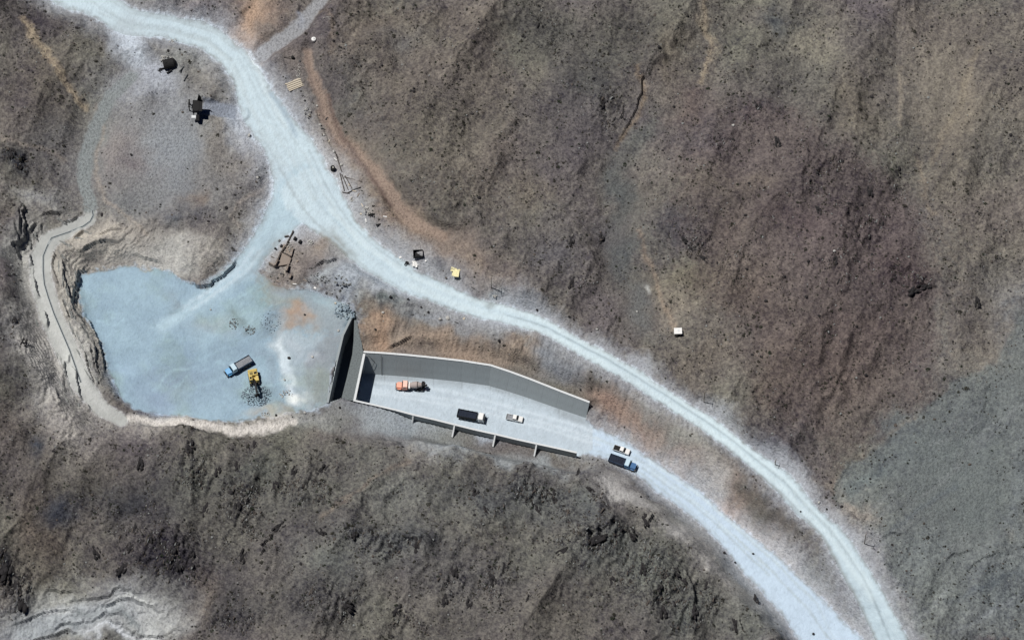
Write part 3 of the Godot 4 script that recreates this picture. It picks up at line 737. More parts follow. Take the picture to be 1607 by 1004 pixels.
	strip([[1180, 735, 0.8, 10], [1240, 785, 0.8, 10], [1290, 840, 0.8, 10], [1340, 920, 0.8, 9.6], [1390, 1010, 0.8, 9.2]], {"col": lin(156, 162, 164), "fringe": 0.4, "amount": 0.6, "wob": 0.08})
	for g in [[-9, 0.5], [8, 0.45], [3, 0.25]]:
		strip([[640, 440 + g[0], 3, 9.8], [710, 470 + g[0], 3, 9.8], [790, 492 + g[0], 3, 9.8], [860, 517 + g[0], 3, 9.8], [950, 563 + g[0], 3, 9.9], [1050, 625 + g[0], 3, 10], [1150, 694 + g[0], 3, 10], [1230, 760 + g[0], 3, 10], [1300, 832 + g[0], 3, 10], [1370, 930 + g[0], 3, 9.6]], {"col": lin(216, 232, 238), "fringe": 0.5, "amount": g[1], "wob": 0.1})
	# cut of the lower road
	strip([[905, 684, 23, 0], [960, 704, 18, 0], [1010, 732, 16, 0], [1080, 782, 17, 0], [1150, 842, 20, 0], [1210, 900, 25, 0], [1265, 960, 31, 0], [1330, 1040, 40, 0], [1380, 1100, 48, 0]], {"col": lin(196, 214, 232), "fringe": 0.9, "fall": 12.0, "cls": 2, "wob": 0.15, "margin": 0.6})
	# ground behind the northern wall and outside the southern one
	var line := []
	for p in WALL_N:
		line.append([p[0], p[1] - 5, 6, p[2] - 0.35])
	strip(line, {"fall": 5.0, "flat": 1.0, "wob": 0.0})
	line = []
	for p in WALL_S:
		line.append([p[0] - 2, p[1] + 14, 13, p[2] - (0.25 if p[0] < 600 else 1.0 if p[0] < 640 else 3.2)])
	strip(line, {"fall": 6.0, "flat": 0.8, "wob": 0.0})
	strip([[932, 643, 5, 3.0], [925, 659, 4, 0.5]], {"fall": 2.2, "flat": 0.6, "wob": 0.0})
	strip([[500, 640, 8, 8.9], [530, 640, 10, 8.1], [560, 650, 12, 7.8]], {"fall": 3.0, "flat": 0.7, "wob": 0.0})
	# southern rim of the yard
	strip([[205, 655, 4, 10.2], [240, 660, 5, 9.9], [300, 668, 5, 9.9], [370, 674, 5, 9.8], [430, 668, 6, 9.7], [465, 660, 5, 9.3]], {"col": lin(196, 192, 182), "fringe": 0.9, "fall": 3.0, "flat": 0.3, "wob": 0.35})
	# patches of dust and spilled earth in the yard
	area([[398, 428], [450, 446], [500, 454], [545, 466], [556, 493], [540, 526], [500, 520], [440, 518], [424, 480]], 9.0, 0.0, {"col": lin(156, 166, 172), "fringe": 3.0, "amount": 0.85, "wob": 0.8})
	area([[436, 512], [500, 520], [534, 525], [520, 585], [512, 632], [440, 640], [446, 600], [432, 560]], 9.0, 0.0, {"col": lin(170, 184, 194), "fringe": 1.6, "amount": 0.85, "wob": 0.6})
	area([[512, 522], [540, 520], [528, 575], [516, 632], [490, 634], [500, 585]], 9.0, 0.0, {"col": lin(150, 158, 164), "fringe": 1.2, "amount": 0.85, "wob": 0.3})
	for s in [[450, 545, 12, 30, 8, 220, 232, 240, 0.95], [449, 592, 10, 34, 0, 212, 226, 236, 0.9], [452, 621, 20, 13, -10, 244, 250, 252, 1.0], [500, 560, 8, 14, 20, 214, 224, 232, 0.7], [476, 545, 18, 20, 0, 182, 194, 204, 0.7], [478, 618, 20, 8, 0, 216, 224, 230, 0.7], [505, 565, 8, 14, 0, 222, 228, 234, 0.6], [508, 560, 14, 70, 12, 150, 158, 166, 0.75], [455, 490, 24, 11, 35, 184, 158, 138, 0.75], [474, 503, 22, 9, 0, 172, 154, 140, 0.7], [500, 470, 30, 14, 0, 168, 190, 200, 0.7], [395, 615, 30, 24, 0, 116, 134, 148, 0.7], [420, 570, 16, 46, 0, 146, 162, 176, 0.6],
		[366, 505, 10, 14, 0, 112, 126, 132, 0.7], [388, 518, 14, 12, 0, 124, 136, 140, 0.7], [420, 500, 22, 26, 0, 128, 144, 156, 0.6], [200, 590, 24, 24, 0, 176, 202, 222, 0.6], [270, 560, 50, 40, 0, 142, 164, 184, 0.7], [290, 605, 60, 40, 0, 146, 164, 184, 0.7], [250, 620, 30, 30, 0, 150, 168, 190, 0.6], [360, 560, 30, 60, 0, 150, 172, 188, 0.6], [320, 560, 16, 40, 20, 164, 190, 206, 0.6], [330, 520, 40, 20, 0, 160, 172, 180, 0.5], [260, 470, 14, 16, 0, 140, 152, 160, 0.5], [420, 655, 50, 8, -5, 190, 186, 176, 0.7], [440, 645, 30, 9, 0, 168, 166, 160, 0.7], [480, 650, 40, 9, 0, 136, 138, 134, 0.8],
		[560, 440, 36, 24, 0, 150, 160, 166, 0.7], [520, 430, 40, 14, 0, 152, 160, 162, 0.7], [598, 466, 8, 8, 0, 88, 96, 94, 0.8], [610, 480, 26, 10, 0, 112, 120, 120, 0.7], [500, 390, 40, 22, 10, 138, 128, 116, 0.85], [445, 400, 26, 34, 25, 142, 134, 126, 0.85], [432, 436, 26, 12, 30, 138, 128, 118, 0.7], [540, 400, 30, 20, 30, 134, 136, 132, 0.6],
		[545, 495, 14, 16, 0, 108, 124, 138, 0.8], [750, 440, 22, 10, -45, 96, 92, 92, 0.7], [770, 448, 12, 10, 0, 156, 166, 168, 0.6], [690, 425, 18, 12, 0, 108, 110, 112, 0.6], [470, 25, 12, 8, 0, 140, 146, 154, 0.7], [1020, 468, 8, 7, 0, 164, 166, 160, 0.7], [1350, 800, 30, 20, 50, 150, 140, 128, 0.5], [1360, 850, 60, 14, 55, 150, 152, 152, 0.5], [700, 655, 130, 14, 8, 196, 212, 226, 0.5]]:
		tint(s[0], s[1], s[2], s[3], s[4], s[5], s[6], s[7], s[8], 9.0)
	# wheel marks on the yard and the haul road
	for g in [[[[410, 392], [386, 424], [350, 452], [300, 482]], 1.6, 208, 224, 234], [[[398, 390], [372, 424], [330, 454], [285, 480]], 1.4, 206, 222, 234], [[[422, 388], [400, 420], [370, 445]], 1.4, 150, 168, 180], [[[430, 370], [395, 408]], 1.3, 150, 166, 176], [[[395, 90], [420, 150], [445, 200]], 2, 214, 228, 234], [[[425, 150], [446, 180], [462, 215]], 2, 150, 168, 184], [[[460, 330], [430, 355], [410, 380]], 2, 170, 190, 204], [[[500, 320], [550, 372], [610, 420]], 2, 184, 204, 216], [[[520, 330], [570, 385], [630, 428]], 2.2, 216, 232, 238]]:
		line = []
		for q in g[0]:
			line.append([q[0], q[1], g[1], 9.6])
		strip(line, {"col": lin(g[2], g[3], g[4]), "fringe": 0.7, "amount": 0.6, "wob": 0.12})

	for q in 26:
		var o := rng.randf_range(-1.0, 1.0)
		var c := rng.randf_range(176, 222)
		var ln := []
		var from := rng.randi() % 9
		var base_line := [[110, -20, 26], [160, 12, 22], [205, 36, 18], [270, 43, 15], [330, 60, 15], [370, 92, 17], [396, 140, 20], [425, 195, 24], [460, 250, 28], [495, 312, 26], [535, 362, 20], [585, 406, 18], [640, 440, 15], [710, 470, 12], [790, 492, 9]]
		for p in range(from, mini(from + 5, base_line.size())):
			var b: Array = base_line[p]
			var nb: Array = base_line[mini(p + 1, base_line.size() - 1)]
			var d := Vector2(nb[0] - b[0], nb[1] - b[1]).normalized()
			ln.append([b[0] - d.y * o * b[2], b[1] + d.x * o * b[2], 0.8, 10.5])
		if ln.size() > 1:
			strip(ln, {"col": lin(c * 0.93, c, c * 1.035), "fringe": 0.45, "amount": 0.5, "wob": 0.1})
	for q in 14:
		var o := rng.randf_range(-0.9, 0.9)
		var c := rng.randf_range(186, 226)
		var ln := []
		var base_line := [[905, 684, 20], [960, 704, 17], [1010, 732, 16], [1080, 782, 18], [1150, 842, 20], [1210, 900, 24], [1265, 960, 30], [1330, 1040, 38]]
		var from := rng.randi() % 5
		for p in range(from, mini(from + 4, base_line.size())):
			var b: Array = base_line[p]
			var nb: Array = base_line[mini(p + 1, base_line.size() - 1)]
			var d := Vector2(nb[0] - b[0], nb[1] - b[1]).normalized()
			ln.append([b[0] - d.y * o * b[2], b[1] + d.x * o * b[2], 0.8, 0.0])
		if ln.size() > 1:
			strip(ln, {"col": lin(c * 0.93, c, c * 1.04), "fringe": 0.4, "amount": 0.45, "wob": 0.08})
	for q in 40:
		var a := Vector2(rng.randf_range(150, 400), rng.randf_range(470, 620))
		var d := Vector2.from_angle(rng.randf_range(-0.9, 0.3)) * rng.randf_range(20, 60)
		var c := rng.randf_range(160, 214)
		strip([[a.x, a.y, 0.7, 9], [a.x + d.x * 0.5, a.y + d.y * 0.5 + 3, 0.7, 9], [a.x + d.x, a.y + d.y, 0.7, 9]], {"col": lin(c * 0.86, c, c * 1.08), "fringe": 0.5, "amount": 0.45, "wob": 0.2})
	# ---- relief
	var n1 := fnl(21, 0.05, 3)
	var n2 := fnl(22, 0.11, 4, FastNoiseLite.FRACTAL_RIDGED)
	var n3 := fnl(23, 0.5, 3)
	var n4 := fnl(24, 0.28, 3)
	var n6 := fnl(26, 0.75, 2)
	var n8 := fnl(28, 0.55, 3)
	var n7 := fnl(27, 1.4, 2)
	var n5 := fnl(25, 0.09, 3)
	for j in NZ:
		for i in NX:
			var k := j * NX + i
			var x := X0 + i * CELL
			var z := Z0 + j * CELL
			var f := (1.0 - FLAT[k] * 0.96) * (1.0 - 0.72 * CALM[k] * (1.0 - TER[k]))
			var rug := RUG[k]
			var u := x * 0.94 + z * 0.34
			var v := z * 0.94 - x * 0.34
			var r := n2.get_noise_2d(u * 1.5, v * 0.62)
			var fine := n3.get_noise_2d(x, z)
			var mid := n4.get_noise_2d(u * 1.3, v * 0.8)
			var add := n1.get_noise_2d(x, z) * 0.8
			add += maxf(0.0, r - 0.1) * maxf(0.0, rug - 0.12) * 2.4 + mid * (0.05 + rug * 0.45) + fine * (0.08 + rug * 0.34)
			if RILL[k] > 0.02:
				add += n8.get_noise_2d(x * 0.8 + z * 0.2, z * 0.13) * 0.55 * RILL[k] * (1.0 - FLAT[k]) / maxf(f, 0.05)
			H[k] += add * f
			if TER[k] > 0.03:
				var st := 0.95
				var q := (H[k] + n5.get_noise_2d(x, z) * 1.5 + mid * 0.25) / st
				var fl := floorf(q)
				var fr := q - fl
				H[k] += (fl + smoothstep(0.72, 1.0, fr) - q) * st * TER[k] * f
			# grain of the ground itself: mixed stones, soil and dry plants
			var a := c3.get_noise_2d(x, z) * 0.34 + fine * 0.4 + c2.get_noise_2d(x, z) * 0.34 + n7.get_noise_2d(x, z) * (0.3 + rug * 0.5)
			var calm := 0.1 if CLS[k] > 0 and CLS[k] < 5 else 1.0 - 0.6 * FLAT[k]
			calm *= (1.0 - 0.65 * CALM[k]) * clampf(1.35 - (CR[k] + CG[k] + CB[k]) * 0.75, 0.25, 1.0)
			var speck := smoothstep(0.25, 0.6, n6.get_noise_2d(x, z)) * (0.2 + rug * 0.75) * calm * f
			a = 1.0 + a * calm
			if CLS[k] == 4:
				a += c2.get_noise_2d(x * 1.3, z * 1.3) * 0.12 + fine * 0.05
			elif CLS[k] == 3:
				a += n7.get_noise_2d(x, z) * 0.06 + c2.get_noise_2d(x * 1.3, z * 1.3) * 0.2 + fine * 0.05
				CB[k] *= 1.0 - clampf(c1.get_noise_2d(x * 2.0, z * 2.0), 0.0, 0.5) * 0.22
			elif CLS[k] > 0:
				a += c2.get_noise_2d(x, z) * 0.07 + fine * 0.03
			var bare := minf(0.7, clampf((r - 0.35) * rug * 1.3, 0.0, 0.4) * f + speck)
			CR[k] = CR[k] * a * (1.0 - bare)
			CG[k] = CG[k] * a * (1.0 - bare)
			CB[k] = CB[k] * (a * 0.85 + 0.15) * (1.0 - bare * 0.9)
	# ---- small cliffs and cut edges
	scarp([[296, 438], [312, 446], [332, 445], [352, 434], [370, 416], [376, 404]], 1.8, 8.0, 9.0, 0.5)
	scarp([[486, 424], [500, 418], [508, 414], [515, 418], [525, 416], [534, 410]], 1.7, 7.0, 9.6, 0.3)
	scarp([[598, 541], [620, 540], [636, 535], [652, 531]], 1.5, 4.0, 9.0, 0.3)
	scarp([[36, 410], [28, 380], [32, 350], [42, 326]], 2.4, 6.0, 17.0, 1.0)
	scarp([[56, 372], [50, 360], [56, 344]], 1.2, 4.0, 16.0, 0.9)
	scarp([[120, 470], [116, 440], [120, 426], [134, 422]], 1.8, 4.0, 9.5, 0.3)
	scarp([[1342, 716], [1322, 748], [1310, 770]], -0.5, 5.0, 11.0, 0.2)
	scarp([[970, 230], [990, 185], [1008, 155], [1015, 130], [990, 130]], 1.2, 5.0, 15.0, 0.3)
	scarp([[1012, 826], [1020, 812], [1010, 800]], 1.8, 4.0, 10.0, 0.3)
	scarp([[905, 850], [930, 838], [965, 828], [990, 836], [992, 850]], 1.4, 5.0, 13.0, 0.6)
	scarp([[1094, 985], [1090, 950], [1080, 910], [1064, 885]], 1.2, 4.0, 10.0, 0.6)
	scarp([[1165, 1004], [1150, 970]], 1.2, 4.0, 9.0, 0.5)
	scarp([[400, 884], [420, 862], [440, 845]], 1.5, 5.0, 13.0, 0.5)
	scarp([[605, 856], [640, 850], [660, 852], [668, 880]], 1.3, 5.0, 15.0, 0.5)
	scarp([[1420, 465], [1440, 452], [1480, 448]], 1.2, 4.0, 21.0, 0.6)
	# broken ledges of the pale rock in the corner
	for q in [[[10, 978], [50, 966], [95, 958], [130, 964]], [[60, 992], [110, 980], [160, 974], [215, 982]], [[100, 940], [140, 934], [185, 938], [230, 946]], [[140, 958], [180, 952], [225, 960], [262, 972]], [[20, 1000], [80, 1001], [130, 994]], [[70, 926], [100, 918], [130, 920]], [[180, 996], [230, 990], [285, 996]], [[150, 984], [190, 990], [220, 1000]]]:
		scarp(q, 1.3, 4.5, 7.0, 0.7)
	# joints and ledges of the rock beside the bench road, each a small drop to the east
	for q in [[[106, 617], [102, 594], [99, 578], [91, 560]], [[107, 592], [104, 580], [101, 568]], [[109, 571], [107, 558]], [[129, 626], [125, 616], [122, 596], [119, 584], [112, 574]], [[112, 508], [105, 488], [98, 468]], [[131, 514], [125, 492]], [[154, 593], [146, 566], [137, 542]], [[159, 592], [150, 560], [141, 530]], [[170, 585], [152, 539], [133, 482]], [[129, 528], [118, 504]], [[33, 388], [31, 350], [38, 328]], [[34, 417], [29, 386], [24, 362]], [[42, 377], [56, 354]], [[92, 458], [85, 424], [86, 398]], [[120, 444], [117, 424]], [[52, 427], [52, 404]], [[113, 381], [124, 371], [136, 363]], [[108, 470], [100, 440], [98, 410]], [[122, 500], [114, 470], [110, 440]], [[146, 600], [136, 575], [128, 550]], [[75, 520], [66, 490]], [[64, 470], [56, 440]], [[98, 640], [90, 610]], [[140, 640], [130, 628]], [[90, 352], [108, 345], [126, 334]], [[60, 346], [80, 338], [100, 333]], [[150, 372], [170, 366], [186, 368]], [[120, 400], [150, 388], [180, 384]], [[200, 396], [230, 400], [256, 404]]]:
		scarp(q, rng.randf_range(1.0, 1.8), 2.6, 13.0, 0.3)
	scarp([[541, 264], [520, 228], [505, 195], [494, 166]], 0.8, 2.2, 11.6, 0.15)
	# cracked ledges in the bare slopes west and south-east
	for q in [[[1370, 850], [1400, 838], [1420, 846]], [[1480, 890], [1500, 872], [1530, 868]], [[1515, 905], [1545, 885], [1570, 876]], [[270, 690], [296, 680], [300, 720]], [[880, 740], [905, 760], [925, 790]], [[860, 770], [880, 800], [890, 830]]]:
		scarp(q, 0.8, 4.0, 11.0, 0.6)
	# earth ramp up to the hopper
	area([[318, 159], [372, 164], [372, 188], [317, 181]], 12.0, 0.0, {"col": lin(122, 130, 140), "fringe": 0.4, "amount": 0.8, "wob": 0.1})
	strip([[320, 170, 10, 13.2], [345, 174, 10, 12.4], [380, 178, 10, 11.2]], {"fall": 1.2, "wob": 0.1, "flat": 1.0})
	# ---- the cut of the tunnel and its approach
	var cut := []
	for p in [[514, 632, 9.0], [525, 581, 9.0], [538, 526, 9.0], [554, 493, 9.0], [557, 493, 8.0], [563, 525, 8.0]]:
		cut.append(p)
	for p in WALL_N:
		cut.append([p[0] + (1.0 if p[0] < 580 else 0.0), p[1] + 0.5, p[2]])
	cut.append([919, 659, 0.0])
	cut.append([930, 668, 0.0])
	cut.append([930, 705, 0.0])
	for q in WALL_S.size():
		var p: Array = WALL_S[WALL_S.size() - 1 - q]
		cut.append([p[0], p[1] + 0.6, p[2]])
	cut.append([536, 624, 8.0])
	area(cut, 0.0, 0.0, {"hard": true, "wob": 0.0, "cls": 2})
	var base_n := []
	for p in WALL_N:
		var q := P(p[0], p[1], p[2])
		base_n.append(q)
	var kf := lin(192, 205, 216)
	for j in NZ:
		for i in NX:
			var k := j * NX + i
			if CLS[k] == 2 and H[k] == 0.0 and X0 + i * CELL < 26.0:
				var a: float = 1.0 + c3.get_noise_2d(X0 + i * CELL, Z0 + j * CELL) * 0.06
				CR[k] = kf.r * a
				CG[k] = kf.g * a
				CB[k] = kf.b * a
	# darker floor under the roof slab and in the slot: shade put into the colour
	var slot_shade := lin(118, 124, 130)
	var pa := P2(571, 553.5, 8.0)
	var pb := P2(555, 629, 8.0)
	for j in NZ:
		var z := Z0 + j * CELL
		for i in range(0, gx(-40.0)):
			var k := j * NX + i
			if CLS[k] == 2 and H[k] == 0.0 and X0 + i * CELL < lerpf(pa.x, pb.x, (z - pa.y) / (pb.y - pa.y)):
				CR[k] = slot_shade.r
				CG[k] = slot_shade.g
				CB[k] = slot_shade.b
	line = []
	for p in WALL_N:
		var q: Vector3 = P(p[0], p[1], p[2])
		line.append([p[0], 0, 0, 0])
		var r := Vector3(q.x, 0, q.z + p[2] * BACK)
		line[-1] = [r.x, r.z]
	# a grey margin of swept grit at the foot of the northern wall
	for s in line.size() - 1:
		var a := Vector2(line[s][0], line[s][1])
		var b := Vector2(line[s + 1][0], line[s + 1][1])
		for j in range(gz(minf(a.y, b.y) - 1), gz(maxf(a.y, b.y) + 5) + 1):
			for i in range(gx(a.x), gx(b.x) + 1):
				var k := j * NX + i
				var x := X0 + i * CELL
				var d := Z0 + j * CELL - lerpf(a.y, b.y, (x - a.x) / (b.x - a.x))
				if d > -1.0 and d < 4.0 and CLS[k] == 2:
					var w := (1.0 - smoothstep(0.3, 3.6, d + WX[k] * 0.35)) * 0.55
					var g := lin(136, 142, 146)
					CR[k] = lerpf(CR[k], g.r, w)
					CG[k] = lerpf(CG[k], g.g, w)
					CB[k] = lerpf(CB[k], g.b, w)
	for q in [[[585, 611], [650, 618], [740, 634], [840, 660], [940, 690]], [[585, 617], [650, 626], [740, 643], [840, 668], [940, 698]], [[640, 600], [720, 618], [820, 644], [930, 676]], [[590, 600], [640, 604]]]:
		var ln := []
		for p in q:
			ln.append([p[0], p[1], 1.2, 0.0])
		strip(ln, {"col": lin(218, 230, 240), "fringe": 0.6, "amount": 0.5, "wob": 0.08})
	mesh_terrain()

func mesh_terrain() -> void:
	# vertices: the fine grid plus a few wide rows round it, out to the far hills
	var ring := [900.0, 650.0, 480.0, 360.0, 270.0, 205.0, 160.0, 125.0, 98.0, 76.0, 60.0, 48.0, 38.0, 30.0, 23.0, 17.5, 13.0, 9.5, 6.8, 4.6, 3.0, 1.8, 0.9, 0.4]
	var xs := PackedFloat32Array()
	var zs := PackedFloat32Array()
	for r in ring:
		xs.append(X0 - r)
		zs.append(Z0 - r)
	for i in NX:
		xs.append(X0 + i * CELL)
	for j in NZ:
		zs.append(Z0 + j * CELL)
	for q in ring.size():
		xs.append(X0 + (NX - 1) * CELL + ring[ring.size() - 1 - q])
		zs.append(Z0 + (NZ - 1) * CELL + ring[ring.size() - 1 - q])
	var m := ring.size()
	var wx := xs.size()
	var wz := zs.size()
	var far := fnl(31, 0.004, 4)
	var near := fnl(32, 0.04, 5)
	var V := PackedVector3Array()
	var C := PackedColorArray()
	V.resize(wx * wz)
	C.resize(wx * wz)
	var gain := [Color(1.5, 1.5, 1.58), Color(0.98, 0.99, 0.99)]      # the grain textures are darker than white
	var plain := lin(100, 95, 89)
	for j in wz:
		var jj := clampi(j - m, 0, NZ - 1)
		for i in wx:
			var ii := clampi(i - m, 0, NX - 1)
			var k := jj * NX + ii
			var inside := jj == j - m and ii == i - m
			var h := H[k]
			var c := Color(CR[k], CG[k], CB[k])
			if not inside:
				# beyond the mapped ground the hills go on, from the average height of the edge
				var d := Vector2(xs[i] - xs[ii + m], zs[j] - zs[jj + m]).length()
				var mean_h := 0.0
				for q in 9:
					mean_h += H[clampi(jj + (q - 4) * 9, 0, NZ - 1) * NX + clampi(ii + (q - 4) * 9, 0, NX - 1)] / 9.0
				var low := lerpf(mean_h, 15.0 + far.get_noise_2d(xs[i], zs[j]) * 30.0, smoothstep(0.0, 140.0, d)) + near.get_noise_2d(xs[i], zs[j]) * 2.0
				h = lerpf(h, low, smoothstep(0.0, 14.0, d))
				var tone := 1.0 + near.get_noise_2d(xs[i] * 4.0, zs[j] * 4.0) * 0.5
				c = c.lerp(plain * tone, smoothstep(0.0, 6.0, d))
			V[j * wx + i] = Vector3(xs[i], h, zs[j])
			if not inside or CLS[k] == 0 or CLS[k] == 5:
				var mean := (c.r + c.g + c.b) / 3.0
				c = c.lerp(Color(mean, mean, mean), 0.08) * Color(1.0, 1.0, 1.0)
			C[j * wx + i] = (c * gain[1 if inside and CLS[k] > 0 and CLS[k] < 5 else 0]).linear_to_srgb()
	var N := PackedVector3Array()
	N.resize(wx * wz)
	for j in wz:
		var ja := maxi(j - 1, 0)
		var jb := mini(j + 1, wz - 1)
		for i in wx:
			var ia := maxi(i - 1, 0)
			var ib := mini(i + 1, wx - 1)
			var a := V[j * wx + ib] - V[j * wx + ia]
			var b := V[jb * wx + i] - V[ja * wx + i]
			N[j * wx + i] = b.cross(a).normalized()
	# one mesh for each kind of surface, cut along the grid
	var idx := []
	for q in 6:
		idx.append(PackedInt32Array())
	for j in wz - 1:
		var jj := j - m
		for i in wx - 1:
			var ii := i - m
			var cls := 0
			if jj >= 0 and jj < NZ - 1 and ii >= 0 and ii < NX - 1:
				cls = CLS[jj * NX + ii]
			var k := j * wx + i
			var l: PackedInt32Array = idx[cls]
			l.append(k); l.append(k + 1); l.append(k + wx + 1)
			l.append(k); l.append(k + wx + 1); l.append(k + wx)
			idx[cls] = l
	var names := ["ground", "haul_road", "tunnel_road", "quarry_floor", "ramp_road", "dirt_track"]
	var labels := ["bare brown and grey hillsides", "pale dusty haul road with its junction", "pale lower road leading out of the tunnel", "blue grey crushed stone floor of the yard", "light grey bench road above the yard", "brown dirt tracks"]
	for q in 6:
		var remap := PackedInt32Array()
		remap.resize(wx * wz)
		remap.fill(-1)
		var vv := PackedVector3Array()
		var nn := PackedVector3Array()
		var cc := PackedColorArray()
		var out := PackedInt32Array()
		out.resize(idx[q].size())
		var src: PackedInt32Array = idx[q]
		for s in src.size():
			var k := src[s]
			if remap[k] < 0:
				remap[k] = vv.size()
				vv.append(V[k])
				nn.append(N[k])
				cc.append(C[k])
			out[s] = remap[k]
		if out.is_empty():
			continue
		var a := []
		a.resize(Mesh.ARRAY_MAX)
		a[Mesh.ARRAY_VERTEX] = vv
		a[Mesh.ARRAY_NORMAL] = nn
		a[Mesh.ARRAY_COLOR] = cc
		a[Mesh.ARRAY_INDEX] = out
		var am := ArrayMesh.new()
		am.add_surface_from_arrays(Mesh.PRIMITIVE_TRIANGLES, a)
		var o := MeshInstance3D.new()
		o.name = names[q]
		o.mesh = am
		o.material_override = M.dust if q in [1, 2, 3, 4] else M.earth
		o.set_meta("kind", "structure")
		o.set_meta("label", labels[q])
		add_child(o)

# ================================================================ walls of the tunnel approach
# points every `step` metres or less along a line of [px, py, height]
func spaced(line: Array, step: float) -> PackedVector3Array:
	var out := PackedVector3Array()
	for s in line.size() - 1:
		var a := P(line[s][0], line[s][1], line[s][2])
		var b := P(line[s + 1][0], line[s + 1][1], line[s + 1][2])
		var n := maxi(1, roundi(a.distance_to(b) / step))
		for q in n:
			out.append(a.lerp(b, float(q) / n))
	var e: Array = line[line.size() - 1]
	out.append(P(e[0], e[1], e[2]))
	return out

func side_of(pts: PackedVector3Array, i: int) -> Vector3:
	var a := pts[maxi(i - 1, 0)]
	var b := pts[mini(i + 1, pts.size() - 1)]
	var d := Vector3(b.x - a.x, 0, b.z - a.z).normalized()
	return Vector3(-d.z, 0, d.x)      # to the right of the line as one walks it: south for a line that runs east

# a wall in panels: lean towards its right side, panels with open joints, a pale coping on each
func panel_wall(root: Node3D, line: Array, step: float, lean: float, thick: float, foot: float, body: Material, cap: Material, cap_w: float, cap_h: float) -> PackedVector3Array:
	var pts := spaced(line, step)
	for i in pts.size() - 1:
		var a := pts[i]
		var b := pts[i + 1]
		var d := (b - a).normalized() * 0.012
		a += d
		b -= d
		var sa := side_of(pts, i)
		var sb := side_of(pts, i + 1)
		var cor := []
		for y in 2:
			for q in [[a, sa, 0.0], [b, sb, 0.0], [b, sb, 1.0], [a, sa, 1.0]]:
				var top: Vector3 = q[0]
				var s: Vector3 = q[1]
				var at: Vector3 = top - s * thick * (1.0 - q[2])
				at.y = top.y - cap_h if y == 1 else foot
				if y == 0 and q[2] == 1.0:
					at += s * lean * (top.y - foot)
				cor.append(at)
		part("panel", Shape.new().hexa(cor), body, root)
		var cc := []
		for y in 2:
			for q in [[a, sa, -thick / 2 - cap_w / 2], [b, sb, -thick / 2 - cap_w / 2], [b, sb, -thick / 2 + cap_w / 2], [a, sa, -thick / 2 + cap_w / 2]]:
				var at: Vector3 = q[0] + q[1] * q[2]
				at.y += 0.0 if y == 1 else -cap_h
				cc.append(at)
		part("coping", Shape.new().hexa(cc), cap, root)
	return pts

